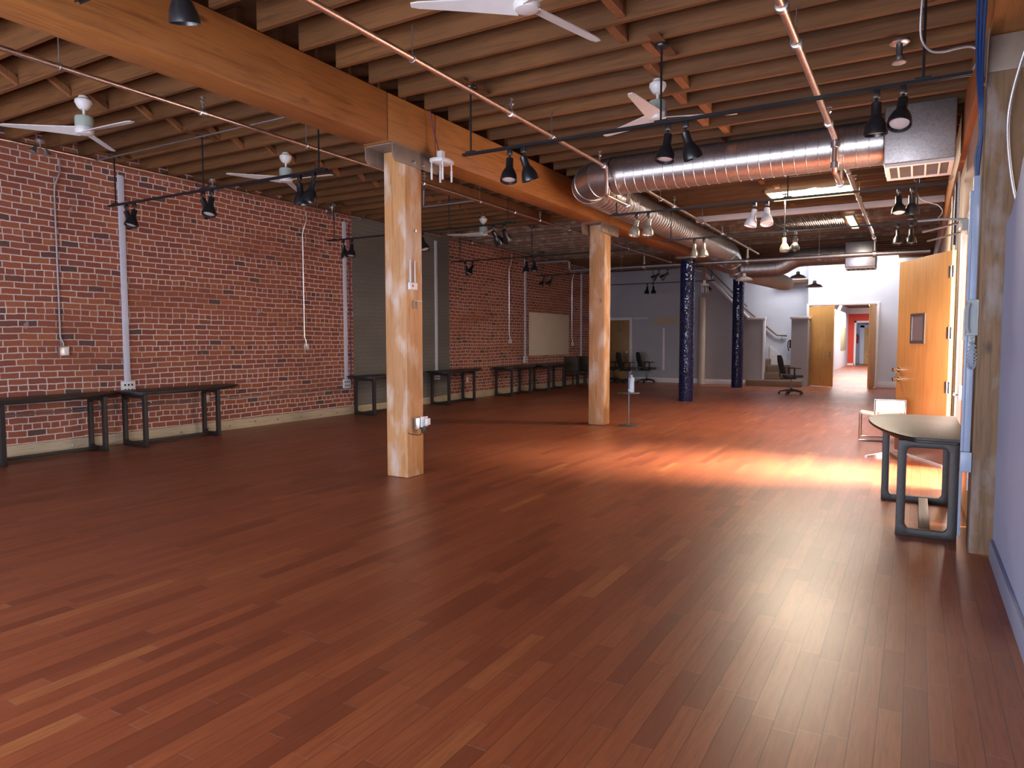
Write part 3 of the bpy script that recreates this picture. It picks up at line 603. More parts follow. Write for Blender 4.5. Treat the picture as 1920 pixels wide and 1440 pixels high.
# ------------------------------------------------------------ ceiling fans
def fan(x, y, angs, lab):
    t = thing('ceiling_fan', lab, 'ceiling fan', (x, y, 0), 0, 'white three blade ceiling fans')
    MB().lathe([(.04, JZ-.001), (.05, 3.785), (.075, 3.77), (.078, 3.745), (.055, 3.70), (.035, 3.68)], 24).build('canopy', 'fan', t)
    MB().tube([(0, 0, 3.60), (0, 0, 3.69)], .013, 10).build('downrod', 'fan', t)
    MB().lathe([(.03, 3.62), (.076, 3.612), (.082, 3.60), (.082, 3.51), (.078, 3.505)], 28).build('motor_housing', 'fan_grey', t)
    MB().lathe([(.080, 3.508), (.084, 3.50), (.084, 3.47), (.072, 3.445), (.04, 3.437), (.0, 3.436)], 28).build('hub', 'fan', t)
    for a in angs:
        Mx = RZ(math.radians(a)); n = 14; top = []; bot = []
        for i in range(n+1):
            s = i/n; xx = .05+s*.66; wd = .055*(1-s)+.028+.02*math.sin(PI*min(1, s*1.6)); wd = .072-.04*s if s < .96 else .02
            tw = .30*(1-s)+.06; zc = 3.475
            for sg, lst in ((1, top), (-1, bot)):
                lst.append((xx, sg*wd*math.cos(tw), zc+sg*wd*math.sin(tw)))
        m = MB(); vs = []; fs = []
        for i in range(n+1):
            for p_ in (top[i], bot[i]):
                vs.append(Mx @ Vector(p_)); vs.append(Mx @ (Vector(p_)-Vector((0, 0, .008))))
        for i in range(n):
            a0 = i*4; b0 = a0+4
            fs += [(a0, b0, b0+2, a0+2), (a0+1, a0+3, b0+3, b0+1), (a0, a0+1, b0+1, b0), (a0+2, b0+2, b0+3, a0+3)]
        fs += [(0, 2, 3, 1), (n*4, n*4+1, n*4+3, n*4+2)]
        m.add(vs, fs).build('blade', 'fan', t)
fan(-7.12, 3.93, (228, 4, 129.5), 'white ceiling fan nearest the left edge of the photo')
fan(-7.02, 6.37, (238, 8, 124), 'white ceiling fan behind the end of the nearest left track')
fan(-2.13, 3.86, (211, 75, 335), 'white ceiling fan cut by the top edge of the photo')
fan(-2.12, 6.33, (270, 22, 155), 'white ceiling fan before the large duct')
fan(-7.3, 11.5, (200, 320, 80), 'far white ceiling fan right of the near column, by the weathered joists')

# ------------------------------------------------------------ ceiling odds and ends
def bulb(x, y, lab):
    t = thing('reflector_lamp', lab, 'ceiling lamp', (x, y, JZ))
    MB().lathe([(.07, -.001), (.075, -.02), (.06, -.03), (.03, -.032)], 20).build('base_plate', 'galv', t)
    MB().lathe([(.024, -.03), (.024, -.12), (.03, -.13)], 16).build('socket', 'pewter', t)
    MB().lathe([(.028, -.128), (.045, -.15), (.056, -.172), (.05, -.178), (.0, -.18)], 20).build('bulb', 'steel', t)
bulb(-.185, 6.50, 'small bare reflector lamp on a round plate under the right bay joists')
bulb(-.15, 10.17, 'small bare reflector lamp behind the big grille box')
bulb(-.15, 14.83, 'small bare reflector lamp farther on by the right wall')
for (x, y, lab) in ((-9.1, 4.5, 'small twin floodlight above the first wall conduit'), (-9.1, 6.85, 'small twin floodlight behind the nearest left track'), (-9.1, 9.3, 'small twin floodlight near the grey painted pier')):
    t = thing('wall_floodlight', lab, 'floodlight', (x, y, JZ))
    MB().lathe([(.05, -.001), (.05, -.03), (.02, -.035)], 14).tube([(0, 0, -.03), (0, 0, -.10)], .012, 8).build('mount', 'galv', t)
    for s in (-1, 1): MB().lathe([(.02, 0), (.03, -.04), (.05, -.08), (.045, -.085), (0, -.086)], 14, TR(0, s*.05, -.09) @ RX(s*.4)).build('lamp_head', 'steel', t)
def ap(x, y, z, lab, n):
    t = thing('antenna_panel', lab, 'antenna', (x, y, z))
    poly = [(.0, -.13), (.09, -.11), (.11, 0), (.09, .11), (0, .13), (-.06, .12), (-.07, 0), (-.06, -.12)]
    MB().prism(poly, -.02, .02).build('plate', 'white_pl', t, bevel=.006)
    for px, py in [(-.04, -.11), (.07, -.07), (-.04, .04), (.07, .09)][:n]:
        MB().tube([(px, py, -.02), (px, py, -.08), (px, py, -.085), (px, py, -.2)], .01, 8, True, [.008, .008, .012, .010]).build('antenna', 'white_pl', t)
    MB().box(-.03, .03, -.03, .03, .02, .11).build('junction_box', 'white_pl', t, bevel=.004)
    return t
ap(-4.34, 6.02, 3.28, 'white panel with four hanging antennas beside the near column top', 4)
tag(MB().tube(sm([(-4.42, 5.95, JZ-.02), (-4.40, 5.98, 3.6), (-4.36, 6.01, 3.40)]), .006, 6).build('data_cable', 'purple'), 'purple data cable down the girder to the near antenna panel', 'cable')
ap(-4.78, 18.2, 2.86, 'far white panel with four hanging antennas behind the first blue column', 4)
tag(MB().box(-4.82, -4.76, 18.17, 18.23, 2.97, 3.345).build('hanging_stick', 'block', bevel=.003), 'wooden stick hanging from the girder above the far antenna panel', 'post')
def pendant(x, y, z, lab, r=.215, mat='shade'):
    t = thing('pendant_lamp', lab, 'pendant lamp', (x, y, z), 0, 'dome pendant lamps near the end wall')
    MB().lathe([(.02, .17), (.045, .165), (.045, .10), (.06, .095), (.075, .085), (.16, .055), (r-.01, .012), (r, 0), (r-.008, 0), (r-.02, .012), (.14, .047), (.03, .08)], 32, None, False).build('lamp_shade', mat, t)
    MB().tube([(0, 0, .165), (0, 0, JZ-z+.05)], .004, 6).build('cord', 'black', t)
pendant(-3.61, 17.35, 2.86, 'pale dome pendant lamp beside the round duct, just left of the second blue column top', .2, 'white_pl')
pendant(-2.80, 20.2, 3.10, 'middle dome pendant lamp below the branch duct')
pendant(-2.38, 20.2, 2.84, 'lowest dome pendant lamp, hanging in front of the white end wall')

# ------------------------------------------------------------ brick wall fittings
def conduit(y, zb, lab, box=True):
    t = thing('wall_conduit', lab, 'conduit', (WL, y, zb), 0, 'thin conduits on the brick wall')
    MB().tube([(.07, .02, 3.72-zb), (.07, .02, 3.55-zb), (.035, -.03, 3.38-zb), (.02, -.03, 3.3-zb), (.02, -.03, .18), (.03, 0, .10), (.03, 0, .05)], .011, 8).build('conduit_tube', 'galv', t)
    MB().box(.0, .05, -.06, .06, -.06, .06).build('switch_box', 'galv', t, bevel=.005)
    MB().box(.05, .055, .0, .045, -.045, .045).build('switch_plate', 'white_pl', t, bevel=.002)
conduit(4.86, 1.29, 'thin conduit with a switch box, nearest the left edge of the brick wall')
conduit(8.98, 1.31, 'thin conduit with a switch box, left of the first grey pier')
conduit(16.25, 1.40, 'thin conduit with a box left of the beige pinboard')
conduit(20.2, 1.31, 'thin conduit with a box right of the beige pinboard')
def raceway(y, zb, lab, purple=False, outlet=True):
    t = thing('wall_raceway', lab, 'raceway', (WL, y, zb), 0, 'white raceways on the brick wall')
    MB().box(0, .03, -.04, .04, 0, 3.68-zb).build('cover', 'raceway', t, bevel=.004)
    if outlet:
        o = MB().box(0, .04, -.09, .10, -.17, 0).build('outlet_box', 'white_pl', t, bevel=.005)
        m = MB()
        for yy in (-.05, 0, .05):
            for zz in (-.12, -.05): m.box(.04, .043, yy-.012, yy+.012, zz-.014, zz+.014)
        m.build('sockets', 'black_matt', o)
raceway(5.69, .86, 'white raceway rising behind the second wall table')
raceway(10.0, .68, 'white raceway with a power box just left of the grey painted pier')
raceway(12.93, .70, 'white raceway on the grey painted pier')
raceway(17.12, .98, 'white raceway at the left side of the beige pinboard')
raceway(20.9, .60, 'white raceway above the two brown chairs')
tag(MB().tube([(WL+.02, 10.13, 3.7), (WL+.02, 10.13, .9), (WL+.02, 10.10, .55)], .011, 6).build('purple_cable', 'purple'), 'purple cable down the brick beside the grey pier', 'cable')
hc = thing('low_conduit', 'thin conduit running along the brick wall below table height', 'conduit', (WL, 0, .53))
MB().tube([(.02, 1, 0), (.02, 9.9, -.03)], .009, 8).build('conduit_tube', 'galv', hc)
MB().box(0, .05, 6.84, 6.96, -.06, .06).build('outlet_box', 'galv', hc, bevel=.004)
tag(MB().box(WL+.004, WL+.024, 17.35, 19.95, .99, 2.22).build('pinboard', 'board', bevel=.004), 'large beige pinboard on the brick wall', 'board')
for y, z, lab in ((14.2, .47, 'small wall outlet between the wall tables'), (21.3, .42, 'small wall outlet behind the brown chairs')):
    t = thing('wall_outlet', lab, 'outlet', (WL, y, z)); MB().box(0, .02, -.035, .035, -.06, .06).build('cover_plate', 'white_pl', t, bevel=.003); MB().box(.02, .023, -.012, .012, -.035, .035).build('sockets', 'grey_pl', t)

# near column fittings
t = thing('wifi_router', 'white router with two tall antennas on the near column', 'router', (-4.50, 5.705, 1.975))
MB().box(0, .03, -.055, .075, -.035, .04).build('case', 'white_pl', t, bevel=.006)
for yy in (-.03, .045): MB().tube([(.015, yy, .035), (.015, yy, .12), (.015, yy, .27)], .006, 6, True, [.008, .008, .005]).build('antenna', 'white_pl', t)
MB().lathe([(.014, 0), (.014, .002)], 14, TR(.03, -.01, .005) @ RY(PI/2)).build('logo', 'redmark', t)
t = thing('column_hook', 'small steel double hook on the near column', 'hook', (-4.50, 5.76, 1.80))
MB().tube([(.01, -.03, .03), (.01, .12, .03)], .004, 6).tube([(.015, -.03, .03), (.015, -.03, -.05)], .006, 6).tube([(.015, .03, .03), (.015, .03, -.05)], .006, 6).build('hook_bar', 'steel', t)
t = thing('outlet_box', 'steel outlet box with plugged adapters low on the near column', 'outlet', (-4.50, 5.74, .50))
MB().box(0, .06, -.02, .10, 0, .12).build('box_body', 'galv', t, bevel=.005)
MB().box(.06, .085, .02, .12, .02, .13).build('outlet_face', 'white_pl', t, bevel=.005)
MB().box(.06, .10, .03, .075, -.04, .03).build('plug_adapter', 'black_matt', t, bevel=.006)
MB().box(.085, .12, .06, .12, .04, .11).build('white_plug', 'white_pl', t, bevel=.008)
MB().tube([(.08, .05, -.04), (.06, 0, -.06), (.01, -.06, -.05), (.005, -.11, -.03)], .004, 6).build('plug_cord', 'black_matt', t)

# ------------------------------------------------------------ tables
def rrect(x0, x1, z0, z1, r, n=6):
    o = []
    for cx_, cz_, a0 in ((x1-r, z0+r, -PI/2), (x1-r, z1-r, 0), (x0+r, z1-r, PI/2), (x0+r, z0+r, PI)):
        for i in range(n+1): a = a0+PI/2*i/n; o.append((cx_+r*math.cos(a), cz_+r*math.sin(a)))
    return o
def loop_frame(x0, x1, y0, y1, z0, z1, wl, wr_, wb, wt, r):
    inner = rrect(x0+wl, x1-wr_, z0+wb, z1-wt, r); outer = []
    n = len(inner)//4
    crn = [(x1, z0), (x1, z1), (x0, z1), (x0, z0)]
    for k in range(4):
        for i in range(n):
            p_ = inner[k*n+i]; c = crn[k]
            if k == 0: q = (p_[0], z0) if i < n/2-.5 else (x1, p_[1])
            elif k == 1: q = (x1, p_[1]) if i < n/2-.5 else (p_[0], z1)
            elif k == 2: q = (p_[0], z1) if i < n/2-.5 else (x0, p_[1])
            else: q = (x0, p_[1]) if i < n/2-.5 else (p_[0], z0)
            if i == n//2: q = c
            outer.append(q)
    N_ = len(inner); vs = []; fs = []
    for ring, yy in ((inner, y0), (outer, y0), (inner, y1), (outer, y1)): vs += [(p_[0], yy, p_[1]) for p_ in ring]
    for i in range(N_):
        j = (i+1) % N_
        fs += [(i, j, N_+j, N_+i), (2*N_+j, 2*N_+i, 3*N_+i, 3*N_+j), (j, i, 2*N_+i, 2*N_+j), (N_+i, N_+j, 3*N_+j, 3*N_+i)]
    return MB().add(vs, fs)
def smooth_poly(pts, it=2):
    for _ in range(it):
        out = []
        for i in range(len(pts)):
            a, b_ = pts[i], pts[(i+1) % len(pts)]
            out += [(a[0]*.75+b_[0]*.25, a[1]*.75+b_[1]*.25), (a[0]*.25+b_[0]*.75, a[1]*.25+b_[1]*.75)]
        pts = out
    return pts
def make_table(lab, ya, yb):
    """ya, yb: where the top starts and ends beyond the two leg frames"""
    t0 = thing('wall_table', lab, 'table', (0, 0, 0), 0, 'dark side tables with loop legs')
    f = lambda u: ya+(yb-ya)*u
    top = smooth_poly([(.07, f(0)), (.07, f(.01)), (.07, f(.98)), (.07, f(1)), (.12, f(1)), (.33, f(1)), (.42, f(.98)), (.55, f(.84)), (.66, f(.62)), (.73, f(.39)), (.74, f(.23)), (.68, f(.065)), (.55, f(0)), (.12, f(0))], 3)
    ym = (ya+yb)/2
    MB().prism(top, .722, .745).build('tabletop', 'table', t0, bevel=.006)
    MB().prism([(.39+(a_-.39)*.86, ym+(b_-ym)*.93) for a_, b_ in top], .700, .722).build('underframe', 'table', t0, bevel=.004)
    loop_frame(.11, .63, .28, .33, 0, .70, .058, .058, .055, .05, .035).build('wide_leg_frame', 'table', t0, bevel=.004)
    loop_frame(.11, .49, 1.51, 1.56, 0, .70, .058, .058, .055, .05, .035).build('narrow_leg_frame', 'table', t0, bevel=.004)
    MB().box(.27, .34, .33, 1.51, .012, .05).build('stretcher', 'table', t0, bevel=.004)
    return t0
ta = make_table('dark wall table cut by the left edge of the photo', 0, 1.74); ta.location = (WL, 3.57, 0)
dup(ta, (.400, 7.31, 0), PI, 'dark side table in front of the open door on the right')
tb = make_table('dark wall table under the first white raceway', .14, 2.0); tb.location = (WL, 5.26, 0)
for y, lab in ((9.82, 'dark wall table half hidden behind the near column, left side'), (12.28, 'dark wall table just right of the near column'),
               (15.05, 'dark wall table left of the pinboard, first of two touching'), (17.13, 'dark wall table under the pinboard, second of two touching')):
    dup(tb, (WL, y, 0), 0, lab)
tag(MB().tube(sm([(WL+.06, 18.4, .5), (WL+.09, 18.42, .3), (WL+.06, 18.40, .16), (WL+.12, 18.45, .155)]), .006, 6).build('loose_cord', 'black_matt'), 'black cord hanging under the last wall table', 'cord')

# ------------------------------------------------------------ chairs
def swivel_chair(lab, loc, rz):
    t = thing('office_chair', lab, 'office chair', loc, rz, 'black mesh office chairs')
    b = MB()
    for k in range(5):
        a = 2*PI*k/5+.3; c, s = math.cos(a), math.sin(a)
        b.tube([(0, 0, .115), (c*.12, s*.12, .11), (c*.30, s*.30, .075)], .02, 8, True, [.03, .026, .016])
    b.lathe([(.035, .07), (.045, .10), (.045, .14), (.03, .16)], 16); b.build('star_base', 'black_matt', t)
    for k in range(5):
        a = 2*PI*k/5+.3; c, s = math.cos(a)*.30, math.sin(a)*.30
        m = MB()
        for off in (-.018, .018): m.lathe([(.028, -.010), (.03, 0), (.028, .010)], 14, TR(c, s, .031) @ RZ(a+PI/2+.5) @ TR(off, 0, 0) @ RY(PI/2))
        m.tube([(c, s, .04), (c, s, .08)], .008, 6); m.build('caster', 'black_matt', t)
    MB().tube([(0, 0, .13), (0, 0, .25), (0, 0, .251), (0, 0, .43)], .03, 12, True, [.028, .028, .018, .018]).build('gas_lift', 'pewter', t)
    sh = smooth_poly([(-.22, -.22), (.0, -.25), (.20, -.24), (.27, -.15), (.28, 0), (.27, .15), (.20, .24), (0, .25), (-.22, .22)], 2)
    MB().prism(sh, .45, .52).build('seat', 'mesh', t, bevel=.02)
    MB().box(-.12, .10, -.09, .09, .41, .45).tube([(-.1, 0, .43), (-.26, 0, .42), (-.30, 0, .50), (-.29, 0, .68)], .02, 8).build('tilt_mechanism', 'black_matt', t)
    n = 12; vs = []; fs = []
    for i in range(n+1):
        for j in range(9):
            u = i/n; v = j/8*2-1; hw = .235*math.sqrt(max(.05, 1-((u-.42)/.66)**4))*(1 if u < .75 else 1-(u-.75)*1.1)
            z = .56+u*.46; x = -.25-.10*u**1.5+.055*v*v-.03*math.sin(PI*u)
            vs.append((x, v*hw, z))
    for i in range(n):
        for j in range(8): fs.append((i*9+j, i*9+j+1, (i+1)*9+j+1, (i+1)*9+j))
    k = len(vs); vs2 = [(x-.022, y_, z) for x, y_, z in vs]; fs2 = [tuple(q+k for q in f_)[::-1] for f_ in fs]
    bd = [j for j in range(9)]+[i*9+8 for i in range(1, n+1)]+[n*9+j for j in range(7, -1, -1)]+[i*9 for i in range(n-1, 0, -1)]
    fs3 = [(bd[i], bd[(i+1) % len(bd)], bd[(i+1) % len(bd)]+k, bd[i]+k) for i in range(len(bd))]
    MB().add(vs+vs2, fs+fs2+fs3).build('backrest', 'mesh', t)
    MB().tube([Vector(vs[q])+Vector((-.011, 0, 0)) for q in bd]+[Vector(vs[bd[0]])+Vector((-.011, 0, 0))], .015, 8).build('back_frame', 'black_matt', t)
    for s in (-1, 1):
        MB().box(-.12, .16, s*.27-.035, s*.27+.035, .685, .71).build('armrest', 'black_matt', t, bevel=.01)
        MB().tube([(0, s*.14, .44), (0, s*.25, .45), (0, s*.27, .49), (0, s*.27, .685)], .018, 8, True, [.014, .018, .022, .022]).build('arm_support', 'black_matt', t)
    return t
oc = swivel_chair('black mesh office chair alone in front of the stairs', (-2.80, 19.5, 0), .4)
dup(oc, (-7.80, 22.50, 0), .65, 'right one of the two overlapping office chairs at the grey wall')
dup(oc, (-8.32, 22.0, 0), .75, 'left one of the two overlapping office chairs by the brown door')
dup(oc, (-9.02, 22.45, 0), 0, 'office chair mostly hidden behind the farther wooden column')
def side_chair(loc, rz, lab):
    t = thing('side_chair', lab, 'chair', loc, rz, 'brown upholstered chairs by the brick wall')
    for s in (-1, 1):
        MB().box(s*.24-.018, s*.24+.018, -.25, .25, 0, .03).build('runner', 'table', t, bevel=.004)
        for yy in (-.24, .22):
            MB().box(s*.24-.018, s*.24+.018, yy-.016, yy+.016, .03, .93 if yy < 0 else .62).build('leg', 'table', t, bevel=.004)
        MB().box(s*.24-.022, s*.24+.022, -.224, .27, .62, .645).build('armrest', 'table', t, bevel=.004)
    MB().box(-.222, .222, -.22, .25, .40, .47).build('seat', 'brown_leather', t, bevel=.015)
    MB().box(-.222, .222, -.26, -.222, .48, .92).build('backrest', 'brown_leather', t, bevel=.01)
    MB().box(-.222, .222, -.25, -.225, .33, .37).build('rear_rail', 'table', t, bevel=.003)
side_chair((-9.14, 19.75, 0), -.1, 'left one of two brown chairs with runner legs by the brick wall')
side_chair((-9.14, 20.62, 0), -.1, 'right one of two brown chairs with runner legs, partly behind the farther wooden column')

# chrome seats by the door
t = thing('sled_chair', 'low chrome tube chair with a white sling near the open door', 'chair', (-.44, 11.2, 0))
for s in (0, 1):
    yy = -.2+s*.45
    MB().tube([(-.20, yy, .40), (-.215, yy, .385), (-.22, yy, .36), (-.22, yy, .02), (-.21, yy, .01), (.14, yy, .01), (.15, yy, .02), (.15, yy, .30), (.28, yy, .62)], .009, 8).build('tube_frame', 'chrome', t)
MB().add([(-.22, -.20, .40), (-.22, .25, .40), (.14, .25, .34), (.14, -.20, .34), (-.22, -.20, .385), (-.22, .25, .385), (.14, .25, .325), (.14, -.20, .325)], [(0, 1, 2, 3), (7, 6, 5, 4), (0, 4, 5, 1), (1, 5, 6, 2), (2, 6, 7, 3), (3, 7, 4, 0)]).build('seat_sling', 'white_leather', t)
MB().add([(.15, -.19, .34), (.15, .24, .34), (.28, .24, .62), (.28, -.19, .62), (.165, -.19, .335), (.165, .24, .335), (.295, .24, .615), (.295, -.19, .615)], [(0, 1, 2, 3), (7, 6, 5, 4), (0, 4, 5, 1), (1, 5, 6, 2), (2, 6, 7, 3), (3, 7, 4, 0)]).build('back_sling', 'white_leather', t)
t = thing('swivel_stool', 'white low backed swivel seat on a flat chrome star base beside the open door', 'stool', (-.26, 9.62, 0), .1)
MB().box(-.155, .155, -.15, .15, .50, .545).build('seat_pad', 'white_leather', t, bevel=.012)
MB().box(-.155, .155, -.185, -.152, .555, .70).build('back_panel', 'white_leather', t, bevel=.01)
MB().tube([(-.165, -.168, .54), (-.165, -.168, .71), (.165, -.168, .71), (.165, -.168, .54)], .007, 8).tube([(-.12, -.15, .52), (-.12, -.16, .56)], .01, 6).tube([(.12, -.15, .52), (.12, -.16, .56)], .01, 6).build('back_frame', 'chrome', t)
MB().box(-.05, .05, -.05, .05, .46, .50).tube([(0, 0, .05), (0, 0, .46)], .022, 12).build('pedestal', 'black_matt', t)
b = MB()
for k in range(4):
    a = PI/2*k+.35; Mx = RZ(a)
    b.add([Mx @ Vector(q) for q in [(.0, -.035, .06), (.0, .035, .06), (.24, .022, .012), (.27, 0, .008), (.24, -.022, .012), (0, -.035, 0), (0, .035, 0), (.24, .022, 0), (.27, 0, 0), (.24, -.022, 0)]],
          [(0, 4, 3, 2, 1), (5, 6, 7, 8, 9), (1, 2, 7, 6), (2, 3, 8, 7), (3, 4, 9, 8), (4, 0, 5, 9), (0, 1, 6, 5)])
b.build('star_base', 'chrome', t)

# bistro table and bottle
t = thing('bistro_table', 'small round grey bistro table touching the farther wooden column', 'table', (-4.11, 10.98, 0))
MB().lathe([(.165, 0), (.168, .012), (.15, .02), (.03, .026)], 32).build('base_plate', 'pewter', t)
MB().tube([(0, 0, .02), (0, 0, .545)], .014, 12).build('pole', 'pewter', t)
MB().lathe([(.02, .543), (.178, .545), (.182, .552), (.178, .56)], 36).build('tabletop', 'pewter', t)
t = thing('water_bottle', 'pale blue water bottle standing on the small bistro table', 'bottle', (-4.07, 10.98, .56))
MB().lathe([(.045, 0), (.05, .006), (.05, .225), (.044, .245), (.02, .255)], 24).build('bottle_body', 'bottle', t)
MB().lathe([(.019, .252), (.021, .256), (.021, .285), (.016, .288)], 18).build('cap', 'bottle', t)
MB().lathe([(.016, 0), (.016, .004)], 12, TR(-.02, -.048, .04) @ RX(PI/2)).build('logo', 'white_pl', t)

# ------------------------------------------------------------ right post and its fittings
t = thing('weathered_post', 'weathered timber post with paint marks at the right edge of the photo', 'post', (.48, 5.60, 0))
MB().box(-.136, .138, -.13, .15, 0, 3.34).build('shaft', 'post', t, bevel=.012)
MB().prism([(-.30, 3.345), (.2, 3.345), (.2, 3.14), (-.13, 3.14), (-.155, 3.02), (-.20, 3.02)], -.150, -.142, 'x').box(-.15, .2, -.145, -.137, 3.12, 3.345).build('steel_bracket', 'bracket', t, bevel=.002)
for q in ((-.15, .03, 3.25), (-.15, -.12, 3.06)): MB().lathe([(.016, 0), (.016, .014)], 8, TR(*q) @ RY(-PI/2)).build('bolt', 'steel', t)
t = thing('vertical_raceway', 'pale blue vertical raceway on the left face of the weathered post', 'raceway', (.314, 5.52, 0))
MB().box(-.018, .020, -.02, .04, .56, 2.49).build('cover', 'blue_race', t, bevel=.003)
MB().box(-.034, -.018, .0, .04, .10, 2.40).build('side_channel', 'blue_race', t, bevel=.002)
MB().box(-.036, .03, -.05, -.02, .545, .68).build('junction_box', 'blue_race', t, bevel=.006)
t = thing('wall_phone', 'grey wall phone with a coiled cord on the raceway', 'phone', (.315, 5.48, 1.45))
MB().box(-.035, .033, -.02, .018, 0, .235).build('phone_base', 'grey_pl', t, bevel=.006)
MB().tube([(-.02, -.028, .02), (-.03, -.04, .05), (-.03, -.04, .18), (-.02, -.028, .21)], .013, 10).build('handset', 'grey_pl', t)
pts = []
for i in range(160):
    a = i*.9; s = i/159; pts.append((.005+.022*math.sin(s*PI*2)+.007*math.cos(a), -.015+.007*math.sin(a), -.01-.21*math.sin(s*PI)))
MB().tube(pts, .003, 5).build('coiled_cord', 'grey_pl', t)
MB().box(-.02, .02, -.012, .012, -.045, 0).build('cord_clip', 'grey_pl', t, bevel=.003)
for i in range(3):
    o_ = i*.02
    tag(MB().tube(sm([(.30-o_*.6, 4.4, 3.80), (.295-o_, 4.9, 3.55), (.30-o_*.8, 5.2, 3.2), (.318-o_*.4, 5.42, 2.95), (.327-o_*.2, 5.47, 2.75), (.322-o_*.5, 5.50, 2.6), (.318-o_*.2, 5.52, 2.48)]), .0085, 8).build('blue_cable', 'blue_cable'), 'blue data cable hanging down to the raceway on the post', 'cable', 'blue cables on the weathered post')
tag(MB().tube(sm([(.56, 5.2, 3.3), (.50, 5.30, 3.1), (.46, 5.40, 2.85), (.47, 5.43, 2.6), (.52, 5.44, 2.3), (.59, 5.42, 2.2)]), .009, 8).build('flexible_conduit', 'flex'), 'grey flexible conduit curving across the weathered post', 'conduit')
tag(MB().tube(sm([(-.02, 5.45, JZ), (-.035, 5.5, 3.6), (-.03, 5.55, 3.45), (.02, 5.58, 3.37), (.09, 5.58, 3.345), (.18, 5.58, 3.35), (.25, 5.59, 3.35), (.295, 5.6, 3.32), (.30, 5.6, 3.27), (.272, 5.6, 3.20)]), .008, 8).build('flexible_conduit', 'flex'), 'grey flexible conduit looping to the end of the nearest right bay track', 'conduit')
tag(MB().tube(sm([(0, 9.3, 3.7), (.02, 9.3, 3.5), (.1, 9.3, 3.35), (.22, 9.3, 3.30), (.30, 9.3, 3.25), (.26, 9.3, 3.19)]), .007, 6).build('flexible_conduit', 'flex'), 'grey flexible conduit looping to the right bay track past the duct', 'conduit')
tag(MB().tube(sm([(-.04, 12.1, 3.78), (-.03, 12.1, 3.55), (.1, 12.1, 3.45), (.22, 12.1, 3.4), (.28, 12.1, 3.3), (.22, 12.1, 3.2)]), .007, 6).build('flexible_conduit', 'flex'), 'grey flexible conduit looping to the farthest right bay track', 'conduit')
for i, (y, m_) in enumerate(((9.6, 'galv'), (10.3, 'blue_cable'), (11.2, 'galv_dark'))):
    tag(MB().tube(sm([(.365, y-.6, 3.78), (.37, y-.1, 3.45), (.375, y, 3.2), (.375, y, 2.6 if i else .3)]), .013, 8).build('wall_conduit', m_), ['steel conduit down the cream wall just past the doorway', 'blue cable down the cream wall past the doorway', 'dull steel conduit far along the cream wall'][i], 'conduit')

# ------------------------------------------------------------ right doors
def leaf(name, lab, hinge, ang, wdt, hgt, mat='door', sw=1):
    t = bpy.data.objects.new(name, None); COL.objects.link(t); t.location = hinge; t.rotation_euler = (0, 0, ang); t['kind'] = 'structure'; t['label'] = lab
    MB().box(0, wdt, -.022, .022, .012, hgt).build('door_panel', mat, t, bevel=.003)
    return t
ang = math.atan2(1.053, -.505)
d = leaf('door_1', 'large open maple door with a small window on the right', (.335, 9.03, 0), ang, 1.2, 2.40)
for z in (2.17, 1.50, .90):
    MB().box(-.05, .055, .022, .027, z-.065, z+.065).tube([(-.0, .028, z-.065), (-.0, .028, z+.065)], .009, 8).build('hinge', 'steel', d)
# small vision window: the side facing the room is +y in the leaf's own frame
wf = MB(); x0, x1, z0, z1 = .52, .86, 1.38, 1.74
for yy in (.022, -.032): wf.box(x0, x1, yy, yy+.01, z0, z0+.035).box(x0, x1, yy, yy+.01, z1-.035, z1).box(x0, x0+.035, yy, yy+.01, z0+.035, z1-.035).box(x1-.035, x1, yy, yy+.01, z0+.035, z1-.035)
wfo = wf.build('window_frame', 'steel', d)
MB().box(x0+.035, x1-.035, .0225, .0265, z0+.035, z1-.035).build('window_glass', 'glass', wfo)
MB().box(.03, 1.17, .022, .025, .03, .42).build('kick_plate', 'kick', d)
for z in (1.05, .93): MB().lathe([(.03, 0), (.03, .012), (.014, .014), (.014, .05), (.024, .055), (.024, .08), (.0, .085)], 16, TR(1.12, .022, z) @ RX(-PI/2)).build('lock' if z > 1 else 'door_handle', 'chrome', d)
MB().box(.02, 1.18, -.02, .04, .0, .03).build('door_sweep', 'trim', d)
d = leaf('door_2', 'closed maple door leaf seen edge on beside the weathered post', (XR+.006, 6.27, 0), PI/2, 1.50, 2.50)
for z in (2.25, 1.30, .35): MB().tube([(.012, .03, z-.07), (.012, .03, z+.07)], .012, 8).box(0.0, .05, .022, .026, z-.06, z+.06).build('hinge', 'steel', d)
MB().box(1.37, 1.44, .022, .05, .86, 1.0).tube([(1.4, .05, .9), (1.4, .085, .92), (1.3, .085, .92)], .012, 8).build('door_handle', 'steel', d)
MB().box(1.25, 1.32, .022, .036, 1.42, 1.70).build('push_plate', 'galv_dark', d)
MB().box(.9, 1.2, .03, .09, 2.36, 2.46).tube([(1.0, .06, 2.47), (1.1, .25, 2.5), (1.25, .42, 2.52), (1.38, .20, 2.54)], .010, 6).build('door_closer', 'grey_pl', d)
t = thing('door_closer', 'long steel closer arm above the open maple door', 'door closer', (.38, 8.7, 2.60))
MB().tube([(0, 0, .05), (-.35, .35, .02)], .012, 8).tube([(0, .2, -.03), (-.30, .55, -.06)], .010, 8).build('arm', 'steel', t)
MB().box(-.03, .018, -.1, .1, -.02, .05).build('mount', 'grey_pl', t, bevel=.004)

